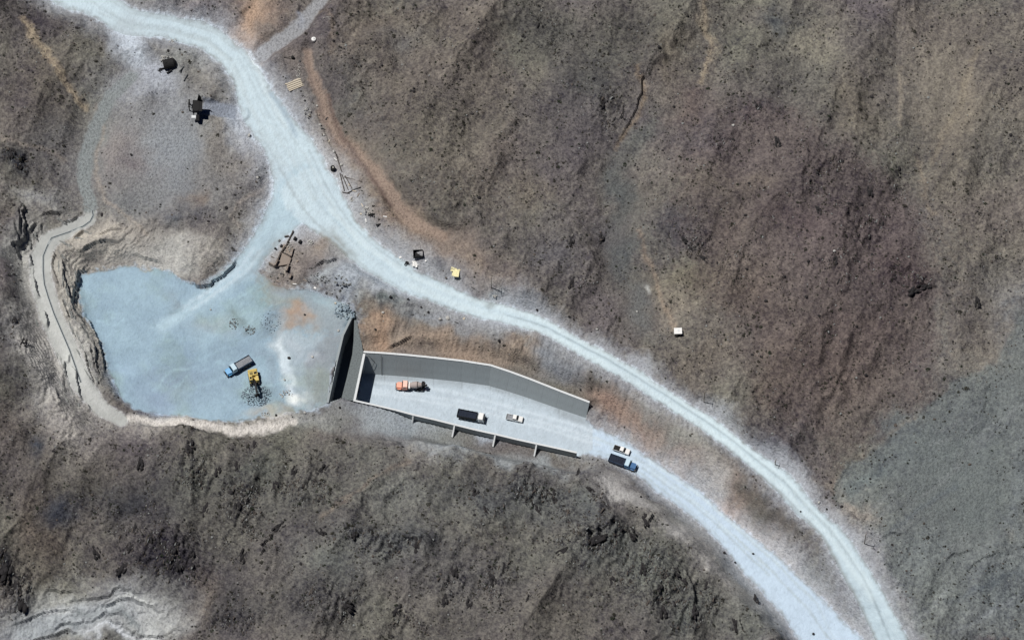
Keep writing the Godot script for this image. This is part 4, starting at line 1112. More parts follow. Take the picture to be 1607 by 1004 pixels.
func build_walls() -> void:
	var root := thing("retaining_wall", "long leaning grey concrete retaining wall with white coping north of the tunnel road", "wall", Vector3.ZERO)
	panel_wall(root, WALL_N, 4.2, BACK, 0.5, -0.3, M.concrete, M.pale_concrete, 0.62, 0.22)
	# a tall joint and rust-dark drain pipe near the portal, seen as dark upright lines
	var q := P(598, 556, 7.8)
	part("drain_pipe", Shape.new().tube(q + Vector3(0, -0.2, 0.25), q + Vector3(0, -7.6, 0.25 + 7.4 * BACK), 0.07, 0.07, 6), M.steel, root)
	q = P(578, 556, 7.8)
	part("cable", Shape.new().tube(q + Vector3(0, -0.3, 0.3), q + Vector3(1.9, -2.6, 0.3 + 2.4 * BACK), 0.06, 0.06, 5).tube(q + Vector3(1.9, -2.6, 0.3 + 2.4 * BACK), q + Vector3(1.0, -4.6, 0.3 + 4.5 * BACK), 0.06, 0.06, 5), M.steel, root)

	root = thing("buttressed_wall", "low buttressed concrete wall with white top south of the tunnel road", "wall", Vector3.ZERO)
	panel_wall(root, WALL_S, 4.6, 0.0, 0.45, -0.3, M.concrete, M.pale_concrete, 0.55, 0.2)
	for b in [[648, 651.5, 6.7], [713, 667, 5.7], [777, 682, 4.8], [842, 697, 3.9]]:
		var top := P(b[0], b[1], b[2])
		var dir := (P(b[0] + 30, b[1] + 7.1, b[2]) - top) * Vector3(1, 0, 1)
		dir = dir.normalized()
		var out := Vector3(-dir.z, 0, dir.x)
		var w := dir * 0.22
		var len := 2.9 if b[0] > 660 else 1.2
		var foot := top.y - 4.6
		var c0 := top + out * 0.02
		c0.y = foot
		var c1 := c0 + out * len
		var t0 := top + out * 0.02
		t0.y -= 0.25
		var t1 := c0 + out * len
		t1.y = top.y - 2.7
		part("buttress", Shape.new().hexa([c0 - w, c0 + w, c1 + w, c1 - w, t0 - w, t0 + w, t1 + w, t1 - w]), M.pale_concrete, root)

	# portal wall across the road, with the opening of the tunnel
	var A := P(571, 553.5, 8.0)
	var B := P(555, 629, 8.0)
	var along := (B - A) * Vector3(1, 0, 1)
	var L := along.length()
	along = along.normalized()
	var out := Vector3(-along.z, 0, along.x)          # walking south its right side faces west
	root = thing("portal_wall", "concrete tunnel portal wall with white coping at the west end of the road", "wall", Vector3(A.x, 0, A.z))
	var inward := func(s: float, y: float, d: float) -> Vector3: return along * s + Vector3(0, y, 0) + out * d
	for g in [["pier", 0.3, 3.4, -0.3, 7.0], ["pier", L - 2.8, L - 0.3, -0.3, 7.0], ["lintel", 0.3, L - 0.3, 7.01, 7.75]]:
		var c := []
		for y in [g[3], g[4]]:
			for p in [[g[1], 0.45], [g[2], 0.45], [g[2], -0.45], [g[1], -0.45]]:
				c.append(inward.call(p[0], y, p[1]))
		part(g[0], Shape.new().hexa(c), M.concrete, root)
	for k in 4:
		var s0 := 0.3 + (L - 0.6) * k / 4.0 + 0.012
		var s1 := 0.3 + (L - 0.6) * (k + 1) / 4.0 - 0.012
		var c := []
		for y in [7.76, 8.06]:
			for p in [[s0, 0.22], [s1, 0.22], [s1, -0.5], [s0, -0.5]]:
				c.append(inward.call(p[0], y, p[1]))
		part("coping", Shape.new().hexa(c), M.pale_concrete, root)

	# roof slab between the portal and the open slot
	var pts := PackedVector2Array()
	for p in DECK_W:
		pts.append(P2(p[0], p[1], 8.0))
	pts.append(P2(536, 626, 8.0))
	pts.append(Vector2(B.x, B.z) + Vector2(out.x, out.z) * 0.24)
	pts.append(Vector2(A.x, A.z) + Vector2(out.x, out.z) * 0.24)
	pts.append(P2(565, 525, 8.0))
	pts.append(P2(559, 492, 8.0))
	var slab := solid("tunnel_roof_slab", Shape.new().slab(pts, 7.0, 7.98), M.deck, "grey concrete roof slab between the black slot and the portal wall", "slab")
	# wall along the open edge of the yard
	root = thing("slot_wall", "concrete wall dropping from the yard into the black slot", "wall", Vector3.ZERO)
	var pl := spaced(PLAT, 4.0)
	for i in pl.size() - 1:
		var a := pl[i]
		var b := pl[i + 1]
		var sa := side_of(pl, i)
		var sb := side_of(pl, i + 1)
		var c := []
		for y in [-0.3, 9.06]:
			for s in [[a, sa, 0.45], [b, sb, 0.45], [b, sb, -0.25], [a, sa, -0.25]]:
				var at: Vector3 = s[0] + s[1] * s[2]
				at.y = y
				c.append(at)
		part("panel", Shape.new().hexa(c), M.concrete, root)
	# side wall of the slot to the south
	var s0 := P(513, 633.5, 8.5)
	var s1 := P(537, 625.5, 8.0)
	root = thing("slot_end_wall", "short concrete wall closing the south end of the black slot", "wall", Vector3.ZERO)
	var dd := ((s1 - s0) * Vector3(1, 0, 1)).normalized()
	var nn := Vector3(-dd.z, 0, dd.x) * 0.3
	part("panel", Shape.new().hexa([s0 * Vector3(1, 0, 1) - nn, s1 * Vector3(1, 0, 1) - nn, s1 * Vector3(1, 0, 1) + nn, s0 * Vector3(1, 0, 1) + nn, s0 * Vector3(1, 0, 1) - nn + Vector3(0, 8.3, 0), s1 * Vector3(1, 0, 1) - nn + Vector3(0, 7.9, 0), s1 * Vector3(1, 0, 1) + nn + Vector3(0, 7.9, 0), s0 * Vector3(1, 0, 1) + nn + Vector3(0, 8.3, 0)]), M.concrete, root)

	# drain along the bench road: a dark open channel between two kerbs
	var dr := []
	for p in [[144, 330], [145.5, 338], [141, 347], [130, 355], [108, 364], [80, 373.5], [73, 387], [67, 402], [67, 425], [69, 446], [75, 466], [84, 492], [96, 520], [108, 548], [118, 576], [126, 600]]:
		dr.append(on_ground(p[0], p[1], 14.0))
	root = thing("drain_channel", "thin dark drain running along the grey bench road", "drain", Vector3.ZERO)
	for i in dr.size() - 1:
		var a: Vector3 = dr[i]
		var b: Vector3 = dr[i + 1]
		var d := ((b - a) * Vector3(1, 0, 1)).normalized()
		var n := Vector3(-d.z, 0, d.x)
		var bed := []
		var k1 := []
		var k2 := []
		for y in [-0.35, 0.03]:
			for e in [[a, -0.11], [b, -0.11], [b, 0.11], [a, 0.11]]:
				bed.append(e[0] + n * e[1] + Vector3(0, y, 0))
		for y in [-0.35, 0.1]:
			for e in [[a, 0.115], [b, 0.115], [b, 0.3], [a, 0.3]]:
				k1.append(e[0] + n * e[1] + Vector3(0, y, 0))
			for e in [[a, -0.3], [b, -0.3], [b, -0.115], [a, -0.115]]:
				k2.append(e[0] + n * e[1] + Vector3(0, y, 0))
		part("channel_bed", Shape.new().hexa(bed), M.black, root)
		part("kerb", Shape.new().hexa(k1), M.concrete, root)
		part("kerb", Shape.new().hexa(k2), M.concrete, root)

# ================================================================ vehicles (they face +x, wheels on y = 0)
func wheel(root: Node3D, x: float, z: float, r: float, w: float) -> void:
	var s := Shape.new()
	s.tube(Vector3(0, 0, -w * 0.3), Vector3(0, 0, w * 0.3), r, r, 16)
	s.tube(Vector3(0, 0, -w * 0.5), Vector3(0, 0, -w * 0.3), r * 0.86, r, 16)
	s.tube(Vector3(0, 0, w * 0.3), Vector3(0, 0, w * 0.5), r, r * 0.86, 16)
	var o := part("wheel", s, M.tyre, root)
	o.position = Vector3(x, r, z)
	var side := signf(z)
	part("rim", Shape.new().tube(Vector3(0, 0, side * w * 0.45), Vector3(0, 0, side * (w * 0.5 + 0.015)), r * 0.55, r * 0.5, 12), M.rim, o)

func put_vehicle(called: String, label: String, category: String, front: Vector2, rear: Vector2, h: float, floor_h: float, group := "") -> Node3D:
	# front and rear are spots of the picture at height h above the floor
	var a := P(front.x, front.y, floor_h + h)
	var b := P(rear.x, rear.y, floor_h + h)
	var mid := (a + b) / 2.0
	mid.y = ground(mid.x, mid.z)
	return thing(called, label, category, mid, atan2(-(a.z - b.z), a.x - b.x), group)

func dump_bed(root: Node3D, x0: float, x1: float, w: float, y0: float, y1: float, body: Material, cargo: Material, heap: float, seed_: int) -> void:
	var bed := part("dump_bed", Shape.new().box(Vector3((x0 + x1) / 2, y0 + 0.06, 0), Vector3(x1 - x0, 0.12, w), 0.02), body, root)
	for s in [-1, 1]:
		part("side_board", Shape.new().box(Vector3((x0 + x1) / 2, (y0 + y1) / 2 + 0.06, s * (w / 2 - 0.05)), Vector3(x1 - x0, y1 - y0 - 0.12, 0.09), 0.02), body, bed)
		for k in 5:
			part("side_rib", Shape.new().box(Vector3(lerpf(x0 + 0.2, x1 - 0.2, k / 4.0), (y0 + y1) / 2, s * (w / 2 + 0.045)), Vector3(0.1, y1 - y0, 0.09), 0.015), body, bed)
	part("tailgate", Shape.new().box(Vector3(x0 - 0.05, (y0 + y1) / 2, 0), Vector3(0.08, y1 - y0, w - 0.02), 0.02), body, bed)
	part("front_board", Shape.new().box(Vector3(x1 + 0.05, (y0 + y1) / 2 + 0.2, 0), Vector3(0.09, y1 - y0 + 0.4, w - 0.02), 0.02), body, bed)
	if cargo != null:
		# heap of stones: an uneven sheet with lumps
		var r := RandomNumberGenerator.new()
		r.seed = seed_
		var s := Shape.new()
		var nu := 16
		var nv := 8
		var g := []
		for i in nu + 1:
			for j in nv + 1:
				var u := float(i) / nu
				var v := float(j) / nv
				var y := lerpf(y0 + 0.15, y1, 0.55) + heap * sin(PI * u) * sin(PI * v) + r.randf_range(-0.09, 0.12)
				g.append(Vector3(lerpf(x0 + 0.02, x1 - 0.02, u), y, lerpf(-w / 2 + 0.1, w / 2 - 0.1, v)))
		for i in nu:
			for j in nv:
				var k := i * (nv + 1) + j
				s.quad(g[k], g[k + 1], g[k + nv + 2], g[k + nv + 1], Vector3(0, -50, 0))
		part("load", s, cargo, bed)

func truck_front(root: Node3D, bonnet: bool, x1: float, cab_m: Material, hood_m: Material, roof_m: Material) -> float:
	# returns where the cab ends at the back
	var w := 2.4
	var cab_front := x1 - (1.75 if bonnet else 0.12)
	var cab_back := cab_front - (1.75 if bonnet else 1.9)
	var y1 := 2.75
	var c := Shape.new()
	c.prism(PackedVector2Array([Vector2(cab_back, 0.85), Vector2(cab_front, 0.85), Vector2(cab_front + 0.02, 1.75), Vector2(cab_front - 0.38, y1 - 0.08), Vector2(cab_back + 0.06, y1 - 0.08), Vector2(cab_back, y1 - 0.2)]), -w / 2, w / 2)
	var cab := part("cab", c, cab_m, root)
	part("roof", Shape.new().box(Vector3((cab_front - 0.42 + cab_back) / 2, y1, 0), Vector3(cab_front - 0.36 - cab_back, 0.17, w - 0.12), 0.07), roof_m, cab)
	# windscreen and side panes stand just proud of the shell
	var a := Vector2(cab_front + 0.03, 1.78)
	var b := Vector2(cab_front - 0.36, y1 - 0.1)
	part("windscreen", Shape.new().prism(PackedVector2Array([a, a + Vector2(0.03, 0.012), b + Vector2(0.03, 0.012), b]), -w / 2 + 0.12, w / 2 - 0.12), M.glass, cab)
	for s in [-1, 1]:
		part("side_window", Shape.new().box(Vector3((cab_front + cab_back) / 2 - 0.05, 2.15, s * (w / 2 + 0.005)), Vector3(0.95, 0.65, 0.03), 0.01), M.glass, cab)
		part("mirror", Shape.new().box(Vector3(cab_front - 0.05, 2.1, s * (w / 2 + 0.22)), Vector3(0.08, 0.5, 0.22), 0.03).tube(Vector3(cab_front - 0.05, 2.3, s * w / 2), Vector3(cab_front - 0.05, 2.3, s * (w / 2 + 0.2)), 0.02, 0.02, 5), M.black, cab)
		part("headlight", Shape.new().box(Vector3(x1 + 0.03, 1.05, s * 0.85), Vector3(0.08, 0.22, 0.32), 0.03), M.lamp, root)
		part("fender", Shape.new().box(Vector3(x1 - 0.95, 1.12, s * (w / 2 - 0.08)), Vector3(1.25, 0.14, 0.36), 0.06), hood_m, root)
	part("bumper", Shape.new().box(Vector3(x1 + 0.12, 0.72, 0), Vector3(0.22, 0.34, w + 0.04), 0.06), M.black, root)
	if bonnet:
		var h := Shape.new()
		h.hexa([Vector3(cab_front, 0.85, -1.02), Vector3(x1, 0.85, -0.86), Vector3(x1, 0.85, 0.86), Vector3(cab_front, 0.85, 1.02), Vector3(cab_front, 1.84, -0.98), Vector3(x1 - 0.06, 1.62, -0.74), Vector3(x1 - 0.06, 1.62, 0.74), Vector3(cab_front, 1.84, 0.98)])
		var hood := part("bonnet", h, hood_m, root)
		part("grille", Shape.new().box(Vector3(x1 + 0.02, 1.22, 0), Vector3(0.06, 0.55, 1.2), 0.02), M.black, hood)
	else:
		part("grille", Shape.new().box(Vector3(cab_front + 0.04, 1.3, 0), Vector3(0.06, 0.45, 1.7), 0.02), M.black, root)
	part("exhaust", Shape.new().tube(Vector3(cab_back - 0.12, 0.9, w / 2 - 0.25), Vector3(cab_back - 0.12, 3.0, w / 2 - 0.25), 0.08, 0.08, 8), M.steel, root)
	return cab_back

func truck(root: Node3D, length: float, bonnet: bool, cab_m: Material, hood_m: Material, roof_m: Material) -> float:
	var x0 := -length / 2
	var x1 := length / 2 - 0.2
	part("chassis", Shape.new().box(Vector3(-0.1, 0.86, 0.42), Vector3(length - 0.8, 0.24, 0.16), 0.02).box(Vector3(-0.1, 0.86, -0.42), Vector3(length - 0.8, 0.24, 0.16), 0.02).box(Vector3(0, 0.86, 0), Vector3(0.2, 0.18, 0.7), 0.02).box(Vector3(x0 + 0.5, 0.86, 0), Vector3(0.2, 0.18, 0.7), 0.02), M.black, root)
	for s in [-1, 1]:
		wheel(root, x1 - 0.95, s * 1.05, 0.54, 0.34)
		wheel(root, x0 + 1.3, s * 0.98, 0.54, 0.56)
		wheel(root, x0 + 2.6, s * 0.98, 0.54, 0.56)
		part("fuel_tank", Shape.new().tube(Vector3(0.2, 0.75, s * 0.95), Vector3(1.3, 0.75, s * 0.95), 0.3, 0.3, 12), M.steel, root)
		part("tail_light", Shape.new().box(Vector3(x0 + 0.12, 0.95, s * 0.95), Vector3(0.06, 0.14, 0.3), 0.02), M.red, root)
	return truck_front(root, bonnet, x1, cab_m, hood_m, roof_m)

func pickup(root: Node3D, bed_m: Material) -> void:
	var w := 1.82
	part("chassis", Shape.new().box(Vector3(0, 0.42, 0), Vector3(4.7, 0.2, 1.3), 0.03), M.black, root)
	var body := Shape.new().prism(PackedVector2Array([Vector2(-0.62, 0.45), Vector2(2.5, 0.45), Vector2(2.6, 0.7), Vector2(2.52, 1.0), Vector2(1.25, 1.13), Vector2(-0.62, 1.13)]), -w / 2, w / 2)
	var b := part("body", body, M.white, root)
	part("bonnet", Shape.new().hexa([Vector3(1.22, 1.1, -0.8), Vector3(2.48, 0.98, -0.74), Vector3(2.48, 0.98, 0.74), Vector3(1.22, 1.1, 0.8), Vector3(1.24, 1.2, -0.74), Vector3(2.4, 1.06, -0.66), Vector3(2.4, 1.06, 0.66), Vector3(1.24, 1.2, 0.74)]), M.white, b)
	var cab := Shape.new().hexa([Vector3(-0.6, 1.12, -0.86), Vector3(1.2, 1.12, -0.86), Vector3(1.2, 1.12, 0.86), Vector3(-0.6, 1.12, 0.86), Vector3(-0.48, 1.72, -0.72), Vector3(0.56, 1.72, -0.72), Vector3(0.56, 1.72, 0.72), Vector3(-0.48, 1.72, 0.72)])
	var c := part("cab", cab, M.white, root)
	part("roof", Shape.new().box(Vector3(0.02, 1.755, 0), Vector3(1.1, 0.06, 1.46), 0.03), M.white, c)
	part("windscreen", Shape.new().hexa([Vector3(0.66, 1.68, -0.7), Vector3(1.2, 1.18, -0.8), Vector3(1.2, 1.18, 0.8), Vector3(0.66, 1.68, 0.7), Vector3(0.69, 1.71, -0.7), Vector3(1.24, 1.2, -0.8), Vector3(1.24, 1.2, 0.8), Vector3(0.69, 1.71, 0.7)]), M.glass, c)
	part("rear_window", Shape.new().hexa([Vector3(-0.64, 1.2, -0.74), Vector3(-0.61, 1.2, -0.74), Vector3(-0.61, 1.2, 0.74), Vector3(-0.64, 1.2, 0.74), Vector3(-0.54, 1.66, -0.64), Vector3(-0.51, 1.66, -0.64), Vector3(-0.51, 1.66, 0.64), Vector3(-0.54, 1.66, 0.64)]), M.glass, c)
	for s in [-1, 1]:
		part("side_window", Shape.new().hexa([Vector3(-0.5, 1.2, s * 0.83), Vector3(0.95, 1.2, s * 0.83), Vector3(0.95, 1.2, s * 0.87), Vector3(-0.5, 1.2, s * 0.87), Vector3(-0.42, 1.62, s * 0.73), Vector3(0.55, 1.62, s * 0.73), Vector3(0.55, 1.62, s * 0.77), Vector3(-0.42, 1.62, s * 0.77)]), M.glass, c)
		part("headlight", Shape.new().box(Vector3(2.54, 0.86, s * 0.7), Vector3(0.1, 0.16, 0.3), 0.04), M.lamp, root)
		part("tail_light", Shape.new().box(Vector3(-2.62, 0.86, s * 0.82), Vector3(0.06, 0.3, 0.12), 0.02), M.red, root)
		part("mirror", Shape.new().box(Vector3(1.02, 1.22, s * 1.0), Vector3(0.12, 0.16, 0.2), 0.04), M.black, root)
		wheel(root, 1.62, s * 0.8, 0.37, 0.25)
		wheel(root, -1.55, s * 0.8, 0.37, 0.25)
	part("front_bumper", Shape.new().box(Vector3(2.64, 0.55, 0), Vector3(0.16, 0.3, 1.8), 0.06), M.black, root)
	part("rear_bumper", Shape.new().box(Vector3(-2.68, 0.52, 0), Vector3(0.14, 0.2, 1.7), 0.04), M.black, root)
	var bed := part("cargo_bed", Shape.new().box(Vector3(-1.63, 0.66, 0), Vector3(1.94, 0.1, 1.7), 0.02), bed_m, root)
	for s in [-1, 1]:
		part("side_panel", Shape.new().box(Vector3(-1.63, 0.88, s * 0.87), Vector3(1.96, 0.5, 0.08), 0.03), M.white, bed)
	part("tailgate", Shape.new().box(Vector3(-2.6, 0.88, 0), Vector3(0.06, 0.48, 1.64), 0.02), M.white, bed)

func build_vehicles() -> void:
	var g := "trucks at work round the tunnel"
	# light blue truck in the yard
	var t := put_vehicle("dump_truck", "light blue bonneted dump truck parked beside the yellow excavator", "truck", Vector2(352.5, 586), Vector2(394, 562), 1.6, 9.0, g)
	var back := truck(t, 9.3, true, M.blue_pale, M.blue, M.blue_pale)
	dump_bed(t, -4.6, back - 0.3, 2.5, 1.15, 2.2, M.navy, M.cargo_grey, 0.25, 5)
	# dump truck with white cab and black bed on the tunnel road
	t = put_vehicle("dump_truck", "dump truck with white cab and black bed beside the buttressed wall", "truck", Vector2(762, 657), Vector2(718, 648.5), 1.5, 0.0, g)
	back = truck(t, 8.9, false, M.white, M.white, M.white)
	part("air_filter", Shape.new().box(Vector3(back - 0.28, 1.7, 0), Vector3(0.4, 1.2, 2.2), 0.05), M.concrete, t)
	dump_bed(t, -4.4, back - 0.62, 2.5, 1.15, 2.5, M.black, M.cargo_dark, 0.0, 6)
	# dark blue truck beside the pickup
	t = put_vehicle("dump_truck", "blue bonneted dump truck with dark load beside a white pickup", "truck", Vector2(999, 733), Vector2(957, 718), 1.6, 0.0, g)
	back = truck(t, 9.0, true, M.blue, M.mid_blue, M.blue_pale)
	dump_bed(t, -4.45, back - 0.3, 2.55, 1.15, 2.3, M.navy, M.cargo_dark, 0.4, 7)
	# concrete mixer, facing the portal
	t = put_vehicle("mixer_truck", "orange concrete mixer truck facing the tunnel portal", "truck", Vector2(620.5, 604), Vector2(669, 606), 1.6, 0.0, g)
	back = truck(t, 9.6, true, M.orange, M.orange, M.orange_pale)
	part("water_tank", Shape.new().tube(Vector3(back - 0.6, 1.75, -1.1), Vector3(back - 0.6, 1.75, 1.1), 0.36, 0.36, 14), M.white, t)
	part("drum_frame", Shape.new().box(Vector3(-1.6, 1.12, 0), Vector3(5.0, 0.2, 1.2), 0.03).box(Vector3(0.1, 1.5, 0), Vector3(0.25, 0.9, 1.0), 0.03).box(Vector3(-3.3, 1.7, 0), Vector3(0.25, 1.3, 1.4), 0.03), M.steel, t)
	var ax := Vector3(-0.985, 0.17, 0)
	var o := Vector3(0.3, 1.95, 0)
	part("mixer_drum", Shape.new().tube(o, o + ax * 0.7, 0.55, 0.98, 18).tube(o + ax * 0.7, o + ax * 2.1, 0.98, 1.12, 18).tube(o + ax * 2.1, o + ax * 3.6, 1.12, 0.62, 18).tube(o + ax * 3.6, o + ax * 3.75, 0.66, 0.66, 18), M.drum, t)
	part("drum_ring", Shape.new().tube(o + ax * 2.5, o + ax * 2.66, 1.08, 1.04, 18), M.black, t)
	part("hopper", Shape.new().hexa([Vector3(-4.25, 2.5, -0.35), Vector3(-3.65, 2.5, -0.35), Vector3(-3.65, 2.5, 0.35), Vector3(-4.25, 2.5, 0.35), Vector3(-4.6, 3.2, -0.6), Vector3(-3.55, 3.2, -0.6), Vector3(-3.55, 3.2, 0.6), Vector3(-4.6, 3.2, 0.6)]), M.black, t)
	part("chute", Shape.new().box(Vector3(-4.6, 1.75, 0.1), Vector3(0.4, 1.6, 0.4), 0.05, Basis(Vector3.FORWARD, -0.5)), M.black, t)
	part("ladder", Shape.new().box(Vector3(-3.6, 2.0, 0.95), Vector3(0.08, 2.2, 0.08), 0.01).box(Vector3(-4.1, 2.0, 0.95), Vector3(0.08, 2.2, 0.08), 0.01).box(Vector3(-3.85, 1.3, 0.95), Vector3(0.5, 0.06, 0.06), 0.01).box(Vector3(-3.85, 1.7, 0.95), Vector3(0.5, 0.06, 0.06), 0.01).box(Vector3(-3.85, 2.1, 0.95), Vector3(0.5, 0.06, 0.06), 0.01).box(Vector3(-3.85, 2.5, 0.95), Vector3(0.5, 0.06, 0.06), 0.01).box(Vector3(-3.85, 2.95, 0.6), Vector3(0.9, 0.06, 0.9), 0.01), M.black, t)
	part("side_guard", Shape.new().box(Vector3(-1.2, 0.95, 1.2), Vector3(3.4, 0.1, 0.12), 0.02).box(Vector3(-2.6, 1.25, 1.1), Vector3(0.1, 0.6, 0.1), 0.02).box(Vector3(0.2, 1.25, 1.1), Vector3(0.1, 0.6, 0.1), 0.02), M.black, t)
	# two pickups
	t = put_vehicle("pickup_truck", "white pickup driving alone in the middle of the tunnel road", "pickup", Vector2(821, 658.5), Vector2(794.5, 653), 0.9, 0.0)
	pickup(t, M.cargo_grey)
	t = put_vehicle("pickup_truck", "white pickup with dark empty bed beside the blue truck with dark load", "pickup", Vector2(988.5, 710), Vector2(963.5, 701.5), 0.9, 0.0)
	pickup(t, M.black)
	build_excavator()

func build_excavator() -> void:
	var at := P(398, 594, 10.0)
	at.y = 9.0 + 0.0
	at.y = ground(at.x, at.z)
	var boom_to := P(404, 624, 9.5)
	var d := boom_to - at
	# faces +x, turned towards the heap
	var e := thing("excavator", "yellow tracked excavator reaching over a heap of broken stone", "excavator", at, atan2(-d.z, d.x))
	for s in [-1, 1]:
		var belt := PackedVector2Array()
		for k in 9:
			var a := PI / 2 + PI * k / 8.0
			belt.append(Vector2(-1.75 + cos(a) * 0.46, 0.46 + sin(a) * 0.46))
		for k in 9:
			var a := -PI / 2 + PI * k / 8.0
			belt.append(Vector2(1.75 + cos(a) * 0.46, 0.46 + sin(a) * 0.46))
		var z0 := -1.6 if s < 0 else 1.0
		var track := part("track", Shape.new().prism(belt, z0, z0 + 0.6), M.tyre, e)
		for k in 22:
			part("track_shoe", Shape.new().box(Vector3(-1.8 + k * 0.171, 0.935, z0 + 0.3), Vector3(0.1, 0.05, 0.6), 0.01), M.steel, track)
	part("undercarriage", Shape.new().box(Vector3(0, 0.6, 0), Vector3(2.2, 0.5, 2.0), 0.08).tube(Vector3(0, 0.8, 0), Vector3(0, 1.1, 0), 0.8, 0.8, 16), M.black, e)
	part("platform", Shape.new().box(Vector3(-0.5, 1.22, 0), Vector3(4.0, 0.24, 3.0), 0.06), M.yellow, e)
	part("counterweight", Shape.new().box(Vector3(-2.35, 1.85, 0), Vector3(0.8, 1.1, 3.0), 0.22), M.yellow, e)
	var hood := part("engine_cover", Shape.new().box(Vector3(-1.2, 1.9, 0), Vector3(1.45, 1.1, 2.9), 0.1), M.yellow, e)
	for k in 5:
		part("vent", Shape.new().box(Vector3(-1.6 + k * 0.2, 2.46, 0.55), Vector3(0.12, 0.05, 1.0), 0.01), M.black, hood)
	part("vent", Shape.new().box(Vector3(-1.2, 2.46, -0.7), Vector3(0.8, 0.04, 0.9), 0.01), M.black, hood)
	part("exhaust", Shape.new().tube(Vector3(-1.5, 2.4, -1.1), Vector3(-1.5, 3.0, -1.1), 0.08, 0.08, 8), M.black, e)
	part("side_box", Shape.new().box(Vector3(0.5, 1.7, -1.0), Vector3(1.7, 0.75, 0.9), 0.08), M.yellow, e)
	var cab := part("cab", Shape.new().box(Vector3(0.45, 2.2, 0.98), Vector3(1.7, 1.75, 1.05), 0.12), M.yellow, e)
	part("front_window", Shape.new().box(Vector3(1.3, 2.35, 0.98), Vector3(0.05, 1.1, 0.85), 0.02), M.glass, cab)
	part("roof_window", Shape.new().box(Vector3(0.55, 3.08, 0.98), Vector3(0.75, 0.04, 0.6), 0.015), M.glass, cab)
	part("side_window", Shape.new().box(Vector3(0.5, 2.45, 1.5), Vector3(1.2, 0.8, 0.05), 0.02), M.glass, cab)
	# boom, stick and bucket; the black carries shadow in the colour
	var boom := PackedVector2Array([Vector2(0.6, 1.5), Vector2(1.1, 1.45), Vector2(3.3, 3.5), Vector2(6.0, 3.0), Vector2(6.1, 3.35), Vector2(3.2, 4.1), Vector2(2.6, 3.9)])
	part("boom", Shape.new().prism(boom, -0.3, 0.3), M.black, e)
	part("stick", Shape.new().prism(PackedVector2Array([Vector2(5.7, 3.6), Vector2(6.3, 3.5), Vector2(5.9, 1.2), Vector2(5.6, 1.2)]), -0.22, 0.22), M.black, e)
	part("bucket", Shape.new().prism(PackedVector2Array([Vector2(5.4, 1.3), Vector2(6.1, 1.4), Vector2(6.2, 0.8), Vector2(5.7, 0.15), Vector2(4.9, 0.2), Vector2(5.35, 0.55)]), -0.65, 0.65), M.black, e)
	part("boom_cylinder", Shape.new().tube(Vector3(1.3, 1.4, 0.42), Vector3(3.0, 3.3, 0.42), 0.1, 0.1, 8).tube(Vector3(1.3, 1.4, -0.42), Vector3(3.0, 3.3, -0.42), 0.1, 0.1, 8), M.steel, e)
	part("stick_cylinder", Shape.new().tube(Vector3(3.3, 4.2, 0), Vector3(5.8, 3.75, 0), 0.1, 0.1, 8), M.steel, e)
	part("bucket_cylinder", Shape.new().tube(Vector3(6.3, 3.3, 0), Vector3(6.15, 1.5, 0), 0.08, 0.08, 8), M.steel, e)

# ================================================================ smaller things
var rocks := []

func rock_shape(seed_: int, flat: float, rough: float) -> Shape:
	var r := RandomNumberGenerator.new()
	r.seed = seed_
	var p := []
	var t := (1.0 + sqrt(5.0)) / 2.0
	for q in [[-1, t, 0], [1, t, 0], [-1, -t, 0], [1, -t, 0], [0, -1, t], [0, 1, t], [0, -1, -t], [0, 1, -t], [t, 0, -1], [t, 0, 1], [-t, 0, -1], [-t, 0, 1]]:
		p.append(Vector3(q[0], q[1], q[2]).normalized() * r.randf_range(1.0 - rough, 1.0) * Vector3(1, flat, 1))
	var s := Shape.new()
	for f in [[0, 11, 5], [0, 5, 1], [0, 1, 7], [0, 7, 10], [0, 10, 11], [1, 5, 9], [5, 11, 4], [11, 10, 2], [10, 7, 6], [7, 1, 8], [3, 9, 4], [3, 4, 2], [3, 2, 6], [3, 6, 8], [3, 8, 9], [4, 9, 5], [2, 4, 11], [6, 2, 10], [8, 6, 7], [9, 8, 1]]:
		s.tri(p[f[0]], p[f[1]], p[f[2]], Vector3.ZERO)
	return s

func shrub_shape(seed_: int) -> Shape:
	var r := RandomNumberGenerator.new()
	r.seed = seed_
	var s := Shape.new()
	for k in 46:
		var a := r.randf() * TAU
		var rad := sqrt(r.randf()) * 0.95
		var c := Vector3(cos(a) * rad, r.randf_range(0.05, 1.0) * (1.05 - rad * 0.6), sin(a) * rad)
		var u := Vector3(r.randfn(), r.randfn(), r.randfn()).normalized()
		var w := u.cross(Vector3(r.randfn(), r.randfn(), r.randfn())).normalized()
		var z := r.randf_range(0.14, 0.3)
		s.quad(c - u * z - w * z * 0.6, c + u * z - w * z * 0.4, c + u * z * 0.8 + w * z, c - u * z * 0.7 + w * z * 0.7, c + u.cross(w) * 0.01 - Vector3(0, 1, 0))
	for k in 5:
		var a := r.randf() * TAU
		s.tube(Vector3(0, -0.2, 0), Vector3(cos(a) * 0.6, 0.7, sin(a) * 0.6), 0.05, 0.02, 4)
	return s

